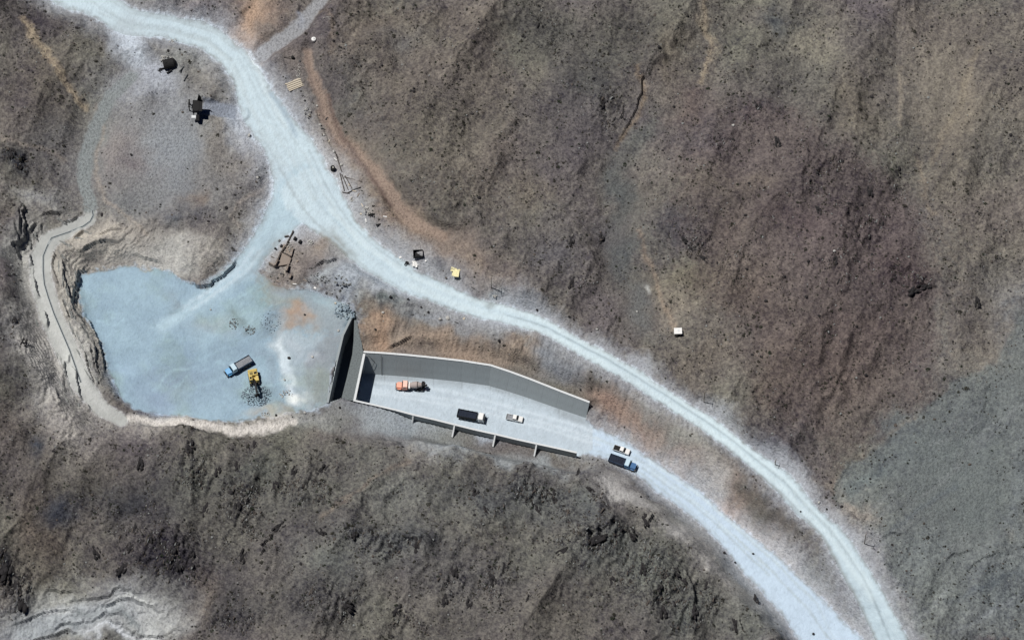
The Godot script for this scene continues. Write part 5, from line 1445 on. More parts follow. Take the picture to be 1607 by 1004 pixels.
func sheet(w: float, l: float, cut: Callable, wave: float, thick: float, seed_: int, step := 0.2) -> Shape:
	# a crumpled cloth: where cut(u, v) is true the cloth is torn away
	var f := fnl(seed_, 0.9, 3)
	var s := Shape.new()
	var nu := int(w / step)
	var nv := int(l / step)
	for i in nu:
		for j in nv:
			if cut.call((i + 0.5) / nu, (j + 0.5) / nv):
				continue
			var c := []
			for q in [[0, 0], [1, 0], [1, 1], [0, 1]]:
				var x: float = (i + q[0]) * step - w / 2.0
				var z: float = (j + q[1]) * step - l / 2.0
				c.append(Vector3(x, absf(f.get_noise_2d(x, z)) * wave, z))
			var m: Vector3 = (c[0] + c[2]) / 2.0 - Vector3(0, 1, 0)
			s.quad(c[0], c[1], c[2], c[3], m)
			var lo := []
			for q in c:
				lo.append(q - Vector3(0, thick, 0))
			s.quad(lo[0], lo[1], lo[2], lo[3], m + Vector3(0, 3, 0))
			for q in 4:
				s.quad(c[q], c[(q + 1) % 4], lo[(q + 1) % 4], lo[q], (c[0] + c[2]) / 2.0)
	return s

func heap(seed_: int, count: int, spread: Vector2, size: Vector2, high: float) -> Shape:
	var r := RandomNumberGenerator.new()
	r.seed = seed_
	var s := Shape.new()
	for k in count:
		var a := r.randf() * TAU
		var d := sqrt(r.randf())
		var z := r.randf_range(size.x, size.y)
		var at := Vector3(cos(a) * d * spread.x, (1.0 - d) * high + z * 0.15, sin(a) * d * spread.y)
		var b := Basis.from_euler(Vector3(r.randf() * TAU, r.randf() * TAU, r.randf() * TAU)).scaled(Vector3(z * r.randf_range(0.8, 1.5), z * r.randf_range(0.6, 1.0), z))
		s.put(rocks[r.randi() % rocks.size()], Transform3D(b, at))
	return s

func build_props() -> void:
	for k in 6:
		rocks.append(rock_shape(100 + k, 0.8, 0.45))
	# white hut
	var p := on_ground(1064, 524, 13.0)
	var h := thing("hut", "small white flat-roofed hut alone on the brown slope", "hut", p, 0.03)
	part("wall", Shape.new().box(Vector3(0, 1.0, 0), Vector3(2.1, 2.2, 1.7), 0.02), M.rubble, h)
	var roof := part("roof", Shape.new().box(Vector3(0, 2.2, 0), Vector3(2.5, 0.16, 2.1), 0.03), M.white, h)
	part("hatch", Shape.new().box(Vector3(0.15, 2.31, -0.1), Vector3(0.7, 0.06, 0.7), 0.02), M.pale_concrete, roof)
	var door := part("door", Shape.new().box(Vector3(0.3, 0.95, 0.87), Vector3(0.8, 1.8, 0.05), 0.01), M.steel, h)
	part("handle", Shape.new().box(Vector3(0.58, 0.95, 0.91), Vector3(0.05, 0.14, 0.05), 0.01), M.black, door)
	# white tank beside the upper track
	p = on_ground(492, 63, 12.0)
	h = thing("water_tank", "small bright white tank in the grass above the brown track", "tank", p)
	part("vessel", Shape.new().tube(Vector3(0, -0.1, 0), Vector3(0, 0.95, 0), 0.72, 0.74, 14).tube(Vector3(0, 0.95, 0), Vector3(0, 1.15, 0), 0.74, 0.3, 14), M.white, h)
	part("lid", Shape.new().tube(Vector3(0, 1.15, 0), Vector3(0, 1.25, 0), 0.28, 0.26, 12), M.pale_concrete, h)
	# yellow sheet
	p = on_ground(715, 425, 11.0)
	var cut := func(u: float, v: float) -> bool: return (u < 0.16 and v > 0.62) or (u < 0.3 and v > 0.18 and v < 0.24) or (u < 0.38 and v > 0.4 and v < 0.47) or (u < 0.2 and v > 0.3 and v < 0.36) or (u < 0.28 and v > 0.6 and v < 0.68) or (u > 0.86 and v > 0.45) or (u < 0.12 and v < 0.08) or (u > 0.5 and v < 0.05) or (u < 0.35 and v > 0.94)
	var y := solid("tarpaulin", sheet(3.2, 4.4, cut, 0.35, 0.03, 8), M.tarp, "pale yellow torn tarpaulin spread beside the haul road", "tarpaulin", p + Vector3(0, 0.3, 0), -0.12)
	# black bin and white heap
	p = on_ground(656, 400, 11.0)
	h = thing("steel_bin", "black open steel bin beside the white crumpled sheet", "bin", p, 0.05)
	part("floor", Shape.new().box(Vector3(0, 0.1, 0), Vector3(3.1, 0.2, 2.3), 0.03), M.black, h)
	for s in [-1, 1]:
		part("side_plate", Shape.new().box(Vector3(s * 1.5, 0.75, 0), Vector3(0.1, 1.4, 2.3), 0.02), M.black, h)
		part("end_plate", Shape.new().box(Vector3(0, 0.75, s * 1.1), Vector3(2.9, 1.4, 0.1), 0.02), M.black, h)
	p = on_ground(652, 415, 11.0)
	solid("white_sheet", sheet(2.5, 2.6, func(u: float, v: float) -> bool: return Vector2(u - 0.5, v - 0.45).length() > 0.46 + 0.08 * sin(atan2(v - 0.45, u - 0.5) * 5.0), 0.9, 0.03, 9), M.tarp_white, "crumpled white sheet below the black steel bin", "sheet", p + Vector3(0, 0.25, 0), 0.3)
	p = on_ground(638, 412, 11.0)
	h = thing("tyre_pile", "few old black tyres lying left of the white crumpled sheet", "tyres", p)
	for q in [[0, 0, 0.0], [0.75, 0.35, 0.0], [0.2, 0.2, 0.24], [-0.3, 0.7, 0.0]]:
		var s := Shape.new()
		for k in 14:
			var a := TAU * k / 14.0
			var b := TAU * (k + 1) / 14.0
			s.tube(Vector3(cos(a), 0, sin(a)) * 0.36, Vector3(cos(b), 0, sin(b)) * 0.36, 0.13, 0.13, 6)
		var o := part("tyre", s, M.tyre, h)
		o.position = Vector3(q[0], q[2] + 0.12, q[1])
	# boards
	p = on_ground(462, 133, 11.5)
	h = thing("lumber_stack", "pale stack of boards beside the haul road", "boards", p, 0.42)
	for k in 14:
		for l in 1 + (k % 3):
			var b := part("board", Shape.new().box(Vector3(rng.randf_range(-0.2, 0.2), 0.06 + l * 0.13, -1.6 + k * 0.235), Vector3(5.0 + rng.randf_range(-0.6, 0.5), 0.1, 0.2), 0.01, Basis(Vector3.UP, rng.randf_range(-0.02, 0.02))), M.wood, h)
	# utility poles
	var at_pole := [[771, 452, "beside the haul road right of the yellow tarpaulin"], [1105, 631, "on the slope below the white hut"], [1357, 853, "beside the haul road at lower right"], [1217, 729, "on the verge of the embankment road"]]
	for q in at_pole:
		p = on_ground(q[0], q[1], 10.5)
		h = thing("utility_pole", "thin wooden utility pole " + q[2], "pole", p, -0.5, "utility poles along the haul road")
		var tall := 7.6 if q[0] != 1217 else 3.6
		part("post", Shape.new().tube(Vector3(0, -0.5, 0), Vector3(0, tall, 0), 0.15, 0.1, 8), M.pole, h)
		part("crossarm", Shape.new().box(Vector3(0, tall - 0.4, 0), Vector3(0.12, 0.14, 1.7), 0.02), M.pole, h)
		for s in [-1, 0, 1]:
			part("insulator", Shape.new().tube(Vector3(0, tall - 0.33 + (0.35 if s == 0 else 0.0), s * 0.7), Vector3(0, tall - 0.1 + (0.35 if s == 0 else 0.0), s * 0.7), 0.06, 0.04, 6), M.ceramic, h)
	# hopper at the head of the earth ramp
	p = on_ground(308, 178, 12.0)
	h = thing("hopper", "tall black steel hopper at the head of a short earth ramp", "hopper", p)
	part("bin", Shape.new().hexa([Vector3(-0.5, 1.3, -1.6), Vector3(0.5, 1.3, -1.6), Vector3(0.5, 1.3, 0.5), Vector3(-0.5, 1.3, 0.5), Vector3(-0.9, 3.4, -2.2), Vector3(0.9, 3.4, -2.2), Vector3(0.9, 3.4, 1.0), Vector3(-0.9, 3.4, 1.0)]), M.black, h)
	for q in [[-0.7, -1.9], [0.7, -1.9], [-0.7, 0.8], [0.7, 0.8]]:
		part("leg", Shape.new().box(Vector3(q[0], 1.6, q[1]), Vector3(0.2, 3.6, 0.2), 0.02), M.black, h)
	part("back_plate", Shape.new().prism(PackedVector2Array([Vector2(0.3, 3.3), Vector2(1.5, 3.3), Vector2(1.3, 5.4), Vector2(0.9, 6.6), Vector2(0.6, 5.2)]), -2.3, -2.1), M.black, h)
	part("feed_tray", Shape.new().box(Vector3(1.25, 3.25, -0.6), Vector3(0.9, 0.12, 3.4), 0.02), M.black, h)
	part("catwalk", Shape.new().box(Vector3(-0.4, 1.2, 1.6), Vector3(1.7, 0.1, 0.8), 0.02), M.pale_concrete, h)
	h.scale = Vector3.ONE * 1.2
	part("chute", Shape.new().box(Vector3(0.4, 0.8, 1.7), Vector3(0.9, 1.4, 1.6), 0.05, Basis(Vector3.RIGHT, 0.5)), M.black, h)
	p = on_ground(297, 172, 12.0)
	h = thing("gantry", "thin black upright frame standing left of the hopper", "frame", p)
	part("post", Shape.new().box(Vector3(0, 1.5, -1.6), Vector3(0.3, 3.2, 0.3), 0.03), M.black, h)
	part("post", Shape.new().box(Vector3(0, 1.5, 0.3), Vector3(0.3, 3.2, 0.3), 0.03), M.black, h)
	part("beam", Shape.new().box(Vector3(0, 3.0, -0.65), Vector3(0.5, 0.35, 2.9), 0.03), M.black, h)
	part("brace", Shape.new().tube(Vector3(0, 2.8, 0.3), Vector3(1.3, 0.0, -0.2), 0.1, 0.1, 6).tube(Vector3(0, 2.8, -1.5), Vector3(0.9, 0.8, -0.4), 0.1, 0.1, 6), M.black, h)
	# black wreck with pale rubble
	p = on_ground(265, 103, 12.0)
	h = thing("burnt_tank", "black burnt tank lying on its side in pale rubble", "tank", p, 0.25)
	part("shell", Shape.new().tube(Vector3(-1.5, 1.1, 0), Vector3(1.2, 1.2, 0), 1.25, 1.3, 16).tube(Vector3(1.2, 1.2, 0), Vector3(1.7, 1.2, 0), 1.3, 0.8, 16), M.black, h)
	part("frame", Shape.new().box(Vector3(-1.9, 0.5, 0.6), Vector3(1.8, 0.25, 0.3), 0.03).box(Vector3(-2.7, 0.5, 0.9), Vector3(1.0, 0.2, 0.2), 0.03).box(Vector3(-0.4, 0.4, 1.9), Vector3(1.6, 0.3, 0.35), 0.03, Basis(Vector3.UP, 0.4)), M.black, h)
	h.scale = Vector3.ONE * 1.25
	part("hatch", Shape.new().tube(Vector3(-0.8, 2.3, 0), Vector3(-0.8, 2.5, 0), 0.4, 0.4, 10), M.black, h)
	solid("rubble_heap", heap(3, 50, Vector2(2.4, 1.4), Vector2(0.12, 0.42), 0.5), M.rock_pale, "pale rubble heap above the black burnt tank", "rubble", on_ground(261, 91, 12.0), 0.3)
	solid("rubble_heap", heap(4, 26, Vector2(2.2, 0.6), Vector2(0.1, 0.3), 0.2), M.rock_pale, "thin trail of pale rubble above the black burnt tank", "rubble", on_ground(268, 66, 12.0), 0.8)
	# trenches dug beside the wreck show as dark slits: low dark bars added to stand in for their shade
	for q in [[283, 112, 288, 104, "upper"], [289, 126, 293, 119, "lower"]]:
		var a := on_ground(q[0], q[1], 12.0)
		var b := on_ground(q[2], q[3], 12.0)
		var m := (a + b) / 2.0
		solid("slit_bar", Shape.new().box(Vector3(0, 0.2, 0), Vector3(a.distance_to(b) + 0.8, 0.6, 0.25), 0.03), M.slit_dark, "%s of two dark bars added for trench slits below the black burnt tank" % q[4], "beam", m, atan2(-(b.z - a.z), b.x - a.x), "added slit bars below the burnt tank")
	build_ruin()
	# rubble, scrap and stones along the verge
	for q in [
		["rubble_heap", 543, 488, 90, 3.6, 3.0, 0.15, 0.65, 0.9, "rock_blue", "blue grey boulders spilling over the top of the black slot", "rubble"],
		["rubble_heap", 402, 621, 360, 4.8, 3.8, 0.08, 0.36, 1.1, "rock_blue", "heap of broken blue stone under the excavator bucket", "rubble"],
		["rubble_heap", 366, 508, 40, 1.6, 2.0, 0.1, 0.35, 0.9, "rock_grey", "taller of two small grey heaps in the yard above the blue truck", "rubble"],
		["rubble_heap", 390, 518, 50, 2.2, 1.8, 0.1, 0.3, 0.5, "rock_grey", "flatter of two small grey heaps in the yard above the blue truck", "rubble"],
		["rubble_heap", 424, 505, 70, 3.2, 4.0, 0.08, 0.3, 0.3, "rock_blue", "wide scatter of broken stone in the yard near the orange earth", "rubble"],
		["rubble_heap", 505, 436, 80, 5.5, 2.0, 0.1, 0.34, 0.25, "rock_grey", "spread of grey stones below the dark earth edge", "rubble"],
		["rubble_heap", 540, 440, 40, 3.5, 2.0, 0.12, 0.5, 0.3, "rock_grey", "loose grey blocks between the slot and the haul road", "rubble"],
		["rubble_heap", 577, 330, 44, 1.5, 1.6, 0.15, 0.4, 0.6, "rock_pale", "heap of white and grey blocks beside the junction", "rubble"],
		["rubble_heap", 552, 312, 18, 1.0, 0.8, 0.15, 0.4, 0.3, "rock_pale", "small pale heap at the foot of the pole bundle", "rubble"],
		["rubble_heap", 468, 110, 46, 0.9, 3.0, 0.1, 0.3, 0.3, "rock_pale", "trail of pale stones above the stack of boards", "rubble"],
		["rubble_heap", 482, 172, 40, 1.2, 2.6, 0.12, 0.36, 0.4, "rock_pale", "pale rubble beside the brown track", "rubble"],
		["rubble_heap", 512, 28, 14, 1.4, 0.7, 0.1, 0.3, 0.2, "rock_pale", "few pale stones above the white tank", "rubble"],
		["rubble_heap", 486, 381, 24, 1.2, 0.9, 0.15, 0.4, 0.3, "rock_pale", "white heap of plaster right of the ruined foundation", "rubble"],
		["rubble_heap", 777, 464, 16, 1.0, 0.7, 0.15, 0.4, 0.3, "rock_pale", "small white heap on the verge right of the yellow tarpaulin", "rubble"],
		["rubble_heap", 585, 338, 16, 1.2, 0.9, 0.2, 0.5, 0.5, "black", "black scrap beside the white block heap", "scrap"],
		["rubble_heap", 416, 650, 26, 1.8, 0.8, 0.12, 0.34, 0.3, "rock_pale", "few white blocks on the south edge of the yard", "rubble"],
		["rubble_heap", 448, 618, 30, 2.2, 1.4, 0.12, 0.36, 0.4, "rock_pale", "low white heap in the south corner of the yard", "rubble"],
		["rubble_heap", 1292, 885, 10, 1.2, 0.6, 0.15, 0.4, 0.3, "rock_grey", "grey spoil beside the lower road embankment", "rubble"]]:
		solid(q[0], heap(int(q[1]), q[3], Vector2(q[4], q[5]), Vector2(q[6], q[7]), q[8]), M[q[9]], q[10], q[11], on_ground(q[1], q[2], 10.0))
	# drum and pole bundle by the junction
	p = on_ground(522, 266, 11.0)
	h = thing("oil_drum", "black drum standing at the top end of the pole bundle", "drum", p)
	part("shell", Shape.new().tube(Vector3(0, -0.1, 0), Vector3(0, 1.5, 0), 0.75, 0.75, 14), M.black, h)
	part("lid", Shape.new().tube(Vector3(0.1, 1.5, 0), Vector3(0.1, 1.56, 0), 0.2, 0.2, 10), M.lamp, h)
	var poles := [[533, 272, 540, 300], [536, 274, 546, 298], [541, 276, 552, 296], [530, 252, 536, 270], [540, 278, 568, 286], [545, 303, 566, 294], [552, 299, 565, 295], [537, 302, 548, 304], [534, 276, 538, 292], [526, 240, 532, 258]]
	for q in poles.size():
		var a := on_ground(poles[q][0], poles[q][1], 11.5)
		var b := on_ground(poles[q][2], poles[q][3], 11.5)
		var s := Shape.new().tube(a + Vector3(0, 0.25, 0), b + Vector3(0, 0.3, 0), 0.16, 0.12, 7)
		solid("timber_pole", s, M.black if q in [5, 6] else M.grey_wood, "weathered pole lying in the tangle beside the junction", "pole", Vector3.ZERO, 0.0, "poles lying beside the junction")
	var a1 := on_ground(590, 354, 10.5)
	var b1 := on_ground(600, 351, 10.5)
	solid("steel_beam", Shape.new().box(Vector3(0, 0.2, 0), Vector3(2.2, 0.5, 0.4), 0.03), M.black, "short black beam lying below the white block heap", "beam", (a1 + b1) / 2.0, 0.25)
	# scraps of board and sheet lying about the verge and the ruin
	var scraps := []
	for q in [[470, 96], [474, 150], [478, 158], [486, 182], [490, 160], [500, 180], [506, 202], [512, 186], [516, 222], [526, 250], [548, 290], [556, 300], [562, 306], [568, 322], [574, 346], [566, 336], [594, 344], [604, 340], [628, 404], [668, 410], [700, 436], [742, 452], [438, 378], [428, 404], [442, 430], [466, 410], [474, 398], [436, 442], [462, 446], [478, 440], [494, 452], [512, 460], [526, 476], [646, 494], [716, 506], [728, 500], [300, 196], [286, 176], [330, 150], [250, 112]]:
		p = on_ground(q[0], q[1], 10.5)
		var kind := rng.randi() % 3
		var sc := Shape.new().box(Vector3(0, 0.1, 0), [Vector3(1.3, 0.12, 0.3), Vector3(0.8, 0.08, 0.6), Vector3(0.6, 0.35, 0.5)][kind], 0.02, Basis.from_euler(Vector3(rng.randf_range(-0.15, 0.15), 0, rng.randf_range(-0.2, 0.2))))
		scraps.append([solid("scrap_piece", sc, [M.grey_wood, M.tarp_white, M.steel, M.wood, M.brick][rng.randi() % 5], "", "scrap", p + Vector3(0, 0.08, 0), rng.randf() * TAU), p])
	tell_apart(scraps, "small piece of scrap", "scrap", "scrap", "scraps lying beside the roads")
	# antenna-like bent pipe by the track and its drum
	p = on_ground(459, 91, 11.5)
	h = thing("pump", "small black pump with a bent pipe above the boards", "pump", p)
	part("body", Shape.new().tube(Vector3(0, -0.1, 0), Vector3(0, 1.0, 0), 0.5, 0.45, 12), M.black, h)
	part("pipe", Shape.new().tube(Vector3(-0.3, 0.8, 0), Vector3(-2.6, 0.7, 0.1), 0.09, 0.09, 6).tube(Vector3(-2.6, 0.7, 0.1), Vector3(-3.2, 0.1, 0.4), 0.2, 0.2, 6), M.black, h)
	# stones one can pick out along the roads
	var stones := [[691, 501, 0.8], [672, 490, 0.55, "d"], [661, 482, 0.5, "d"], [703, 499, 0.9], [937, 517, 0.5], [893, 497, 0.5, "d"], [843, 487, 0.6, "d"], [330, 486, 0.5], [490, 560, 0.6], [453, 562, 0.7, "d"], [446, 596, 0.6], [478, 494, 0.5, "d"], [531, 519, 0.6], [478, 648, 0.6], [433, 652, 0.6, "d"], [533, 640, 0.6, "d"], [1257, 803, 0.5, "d"], [1286, 789, 0.6], [1182, 869, 0.6, "d"], [1006, 780, 0.6, "d"], [1137, 868, 0.7, "d"], [1154, 883, 0.5, "d"], [1277, 995, 0.7, "d"], [783, 535, 0.7, "d"], [911, 612, 0.5, "d"], [205, 243, 0.6, "d"], [251, 321, 0.5, "d"], [281, 78, 0.5, "d"], [404, 279, 0.6], [391, 213, 0.9], [601, 491, 0.6], [497, 166, 0.5], [502, 196, 0.6], [508, 212, 0.6], [524, 238, 0.6], [535, 259, 0.7], [1298, 799, 0.5, "d"], [1000, 489, 0.5], [612, 466, 0.7, "d"], [640, 470, 0.6, "d"], [1151, 197, 0.7], [1310, 394, 0.7]]
	var darks := []
	var pales := []
	for q in stones:
		p = on_ground(q[0], q[1], 10.0)
		var dark: bool = q.size() > 3
		var s := Shape.new().put(rocks[rng.randi() % 6], Transform3D(Basis.from_euler(Vector3(rng.randf() * 6, rng.randf() * 6, 0)).scaled(Vector3.ONE * q[2]), Vector3(0, q[2] * 0.35, 0)))
		(darks if dark else pales).append([solid("roadside_stone", s, M.rock_dark if dark else M.rock_pale, "", "stone", p), p])
	tell_apart(darks, "single dark stone", "dark stone", "stone", "dark stones beside the roads")
	tell_apart(pales, "single pale stone", "pale stone", "stone", "pale stones beside the roads")

func build_ruin() -> void:
	var c := on_ground(448, 400, 10.0)
	var r := thing("ruined_foundation", "ruined stone foundation with low broken walls inside the road loop", "ruin", c)
	var seg := func(a: Array, b: Array, high: float, thick: float, called: String, mat: Material) -> void:
		var p := on_ground(a[0], a[1], 10.0) - c
		var q := on_ground(b[0], b[1], 10.0) - c
		var d := ((q - p) * Vector3(1, 0, 1)).normalized()
		var n := Vector3(-d.z, 0, d.x) * thick / 2.0
		var e := [0.0, high]
		var cor := []
		for y in [-0.4, 0.0]:
			for s in [[p, -1, 0.9], [q, -1, 1.1], [q, 1, 1.0], [p, 1, 1.05]]:
				cor.append(s[0] + n * s[1] + Vector3(0, y if y < 0 else high * s[2], 0))
		part(called, Shape.new().hexa(cor), mat, r)
	seg.call([460, 363], [448, 388], 0.9, 0.3, "wall", M.grey_wood)
	seg.call([447.5, 389], [441, 398], 1.3, 0.35, "wall", M.grey_wood)
	seg.call([440.5, 399], [436, 409], 1.3, 0.35, "wall", M.grey_wood)
	seg.call([436, 410], [431.5, 420], 2.0, 0.4, "wall", M.brick)
	seg.call([422, 415], [431, 420], 1.8, 0.4, "wall", M.brick)
	seg.call([441, 396.5], [455.5, 404.5], 1.2, 0.35, "wall", M.grey_wood)
	seg.call([459, 391], [456, 403], 0.8, 0.5, "wall", M.brick)
	seg.call([455.5, 406], [452.5, 416], 0.9, 0.5, "wall", M.brick)
	seg.call([452.5, 417], [449, 428], 1.7, 0.5, "wall", M.brick)
	seg.call([457, 432], [454.5, 439], 1.4, 0.4, "wall", M.brick)
	seg.call([446, 372], [453, 371], 0.7, 0.3, "wall", M.grey_wood)
	for q in [[462.5, 375, 1.3], [470.5, 380, 1.4], [441.5, 387, 1.0], [452, 381, 0.6], [432, 391, 0.6]]:
		var p := on_ground(q[0], q[1], 10.0) - c
		part("pit_block", Shape.new().box(p + Vector3(0, 0.3, 0), Vector3(0.7, 1.0, q[2] * 0.8), 0.04, Basis(Vector3.UP, -0.5)), M.black, r)
	var fl := PackedVector2Array()
	for q in [[445, 385], [459, 390], [452, 416], [434, 419]]:
		var p := on_ground(q[0], q[1], 10.0) - c
		fl.append(Vector2(p.x, p.z))
	part("floor_slab", Shape.new().slab(fl, -0.3, 0.28), M.brick, r)
	part("rubble", heap(77, 44, Vector2(1.7, 1.9), Vector2(0.1, 0.28), 0.3), M.rock_pale, r).position = on_ground(453, 391, 10.0) - c + Vector3(0, 0.25, 0)

# labels that say where each of many alike things lies in the picture
func spot_of(p: Vector3) -> Vector2:
	var t := deg_to_rad(TILT)
	var eye := AIM + Vector3(0, cos(t), sin(t)) * DIST
	var d := p - eye
	var depth := d.dot(Vector3(0, -cos(t), -sin(t)))
	return Vector2(803.5 + d.x / depth * DIST / MPP, 502.0 - d.dot(Vector3(0, sin(t), -cos(t))) / depth * DIST / MPP)

func tell_apart(list: Array, what: String, many: String, category: String, group: String) -> void:
	var cols := ["far left", "left", "centre left", "centre", "centre right", "right", "far right"]
	var rows := ["top", "upper", "middle", "lower", "bottom"]
	var cells := {}
	for e in list:
		var q := spot_of(e[1])
		var key := Vector2i(clampi(int(q.x / 1607.0 * 7.0), 0, 6), clampi(int(q.y / 1004.0 * 5.0), 0, 4))
		if not cells.has(key):
			cells[key] = []
		cells[key].append([q.x, e[0]])
	var order := ["leftmost", "second from left", "third from left", "fourth from left", "fifth from left", "sixth from left", "seventh from left", "eighth from left", "ninth from left", "tenth from left"]
	for key in cells:
		var l: Array = cells[key]
		l.sort_custom(func(a: Array, b: Array) -> bool: return a[0] < b[0])
		for i in l.size():
			var name_: String = what + " in the " + rows[key.y] + " " + cols[key.x]
			if l.size() > 1:
				name_ += ", " + ("rightmost" if i == l.size() - 1 else order[mini(i, 9)]) + " " + many + " there"
			tag(l[i][1], name_, category, group)

# ================================================================ rocks and shrubs of the hillsides
func where(x: float, z: float) -> String:
	if x > 45 and z < 20:
		return "on the dark northeastern hillside"
	if x > 45:
		return "on the slopes right of the haul road"
	if z > 40:
		return "on the rocky southern hill"
	if x < -105:
		return "on the western slopes beside the bench road"
	return "on the northern hillside above the haul road"

func scatter_rocks() -> void:
	var meshes := []
	for k in 6:
		meshes.append(rocks[k].mesh())
	var shrubs := []
	for k in 4:
		shrubs.append(shrub_shape(200 + k).mesh())
	# outcrops: craggy groups of slabs
	var crag := []
	for k in 5:
		var r := RandomNumberGenerator.new()
		r.seed = 300 + k
		var s := Shape.new()
		for q in 9:
			var z := r.randf_range(0.6, 1.0)
			var b := Basis.from_euler(Vector3(r.randf_range(-0.5, 0.5), r.randf_range(-0.5, 0.5), r.randf_range(-0.6, 0.6))).scaled(Vector3(z * r.randf_range(0.4, 0.7), z * r.randf_range(0.5, 1.1), z * r.randf_range(0.8, 1.5)))
			s.put(rocks[r.randi() % 6], Transform3D(b, Vector3(r.randf_range(-0.75, 0.75), 0.0, -1.3 + q * 0.32)))
		crag.append(s.mesh())
	var crags := []
	for q in [[1409, 269, 1.3, 0], [1435, 454, 1.5, 70], [1455, 448, 1.1, 70], [1311, 406, 1.2, 20], [1192, 171, 1.2, 0], [1534, 474, 1.3, -10], [1220, 223, 1.1, 0], [944, 373, 1.4, 10], [898, 378, 1.3, 10], [1074, 373, 1.2, -40], [901, 444, 1.4, 20], [1106, 407, 1.0, -50], [1086, 388, 0.9, -40],
		[1014, 816, 1.6, -20], [940, 845, 1.6, 60], [925, 852, 1.2, 60], [968, 838, 1.3, 40], [993, 838, 1.2, -20], [1074, 911, 1.6, -35], [1062, 898, 1.2, -35], [1036, 920, 1.3, 0], [1091, 961, 1.6, -10], [1187, 944, 1.2, -8], [1156, 982, 1.5, -20], [1009, 893, 1.3, 10], [961, 913, 1.3, 0], [882, 865, 1.3, 50], [927, 770, 1.2, -35], [908, 742, 1.0, 0],
		[657, 855, 1.6, 0], [612, 852, 1.3, 0], [557, 838, 1.3, 0], [506, 739, 1.4, 30], [431, 763, 1.3, 10], [438, 828, 1.5, 40], [773, 910, 1.5, -20], [712, 896, 1.3, 10], [544, 948, 1.5, -50], [623, 958, 1.4, 30], [503, 835, 1.2, -50], [746, 776, 1.2, 0], [763, 800, 1.2, -30], [698, 944, 1.3, 15],
		[253, 859, 1.6, 0], [192, 893, 1.6, 30], [151, 865, 1.4, -30], [281, 886, 1.5, 0], [370, 797, 1.5, 15], [372, 732, 1.2, -20], [298, 701, 1.5, -5], [10, 893, 2.4, 15], [33, 944, 1.8, 20], [20, 920, 1.6, 30], [219, 728, 1.3, 0], [322, 800, 1.4, 20], [380, 872, 1.3, 15], [360, 978, 1.5, 0], [212, 831, 1.2, -10],
		[268, 870, 1.5, 20], [238, 845, 1.3, -20], [300, 870, 1.3, 10], [205, 860, 1.2, 20], [340, 740, 1.1, 10], [400, 700, 1.0, 0], [460, 740, 1.2, 20], [845, 800, 1.3, -35], [870, 780, 1.2, -35], [1110, 920, 1.1, 0], [1040, 960, 1.3, -10], [830, 940, 1.0, 20], [735, 950, 1.1, 20], [18, 240, 1.3, 0], [30, 262, 1.2, 20], [20, 505, 1.2, 0], [36, 540, 1.2, 20], [945, 160, 1.1, 20], [980, 175, 1.0, 10], [1285, 330, 1.0, -30], [1365, 300, 1.0, 10]]:
		var p := on_ground(q[0], q[1], 14.0)
		var o := MeshInstance3D.new()
		o.name = numbered("rock_outcrop")
		o.mesh = crag[rng.randi() % 5]
		o.material_override = M.rock_dark
		add_child(o)
		o.position = p
		o.rotation.y = deg_to_rad(-q[3] + rng.randf_range(-12, 12))
		o.scale = Vector3.ONE * q[2] * rng.randf_range(0.8, 1.05)
		crags.append([o, p])
	tell_apart(crags, "craggy dark outcrop", "outcrop", "rock outcrop", "dark rock outcrops on the hills")
	# rock ledges along the cut slopes beside the bench road
	var ledges := []
	for q in [[92, 420, 80, 1.0], [98, 440, 84, 1.2], [104, 455, 80, 1.0], [100, 470, 75, 1.1], [110, 488, 70, 1.2], [116, 500, 70, 1.0], [112, 515, 66, 1.3], [122, 528, 66, 1.2], [128, 545, 64, 1.3], [124, 556, 62, 1.0], [136, 560, 62, 1.2], [142, 575, 60, 1.3], [138, 588, 60, 1.1], [150, 592, 60, 1.0], [96, 400, 60, 1.0], [104, 384, 35, 1.1], [122, 374, 20, 1.0], [140, 366, 15, 1.0], [160, 378, -20, 0.8], [118, 432, 84, 0.9], [118, 462, 78, 0.8],
		[90, 560, 66, 1.0], [98, 580, 66, 1.2], [106, 600, 62, 1.2], [114, 618, 60, 1.1], [122, 634, 58, 1.0], [96, 605, 62, 1.0], [104, 628, 60, 0.9], [56, 505, 70, 0.8], [52, 425, 84, 0.9], [46, 380, 80, 1.2], [54, 366, 70, 1.1], [40, 398, 84, 1.0], [110, 340, 20, 0.9], [132, 324, 30, 0.9], [96, 346, 25, 1.0]]:
		var p := on_ground(q[0], q[1], 13.0)
		var o := MeshInstance3D.new()
		o.name = numbered("rock_ledge")
		o.mesh = crag[rng.randi() % 5]
		o.material_override = M.rock_grey
		add_child(o)
		o.position = p - Vector3(0, 0.1, 0)
		o.rotation.y = deg_to_rad(90.0 - q[2] + rng.randf_range(-6, 6)) * (1.0 if q[2] > 45 else 1.0)
		o.scale = Vector3(0.45, 0.8, 1.25) * q[3] * rng.randf_range(0.8, 1.1)
		ledges.append([o, p])
	tell_apart(ledges, "grey ledge by the bench road", "ledge", "rock ledge", "rock ledges beside the bench road")
	# loose boulders and low shrubs, thicker where the ground is rough
	var clump := fnl(61, 0.12, 3)
	var found := [[], []]
	var tries := 0
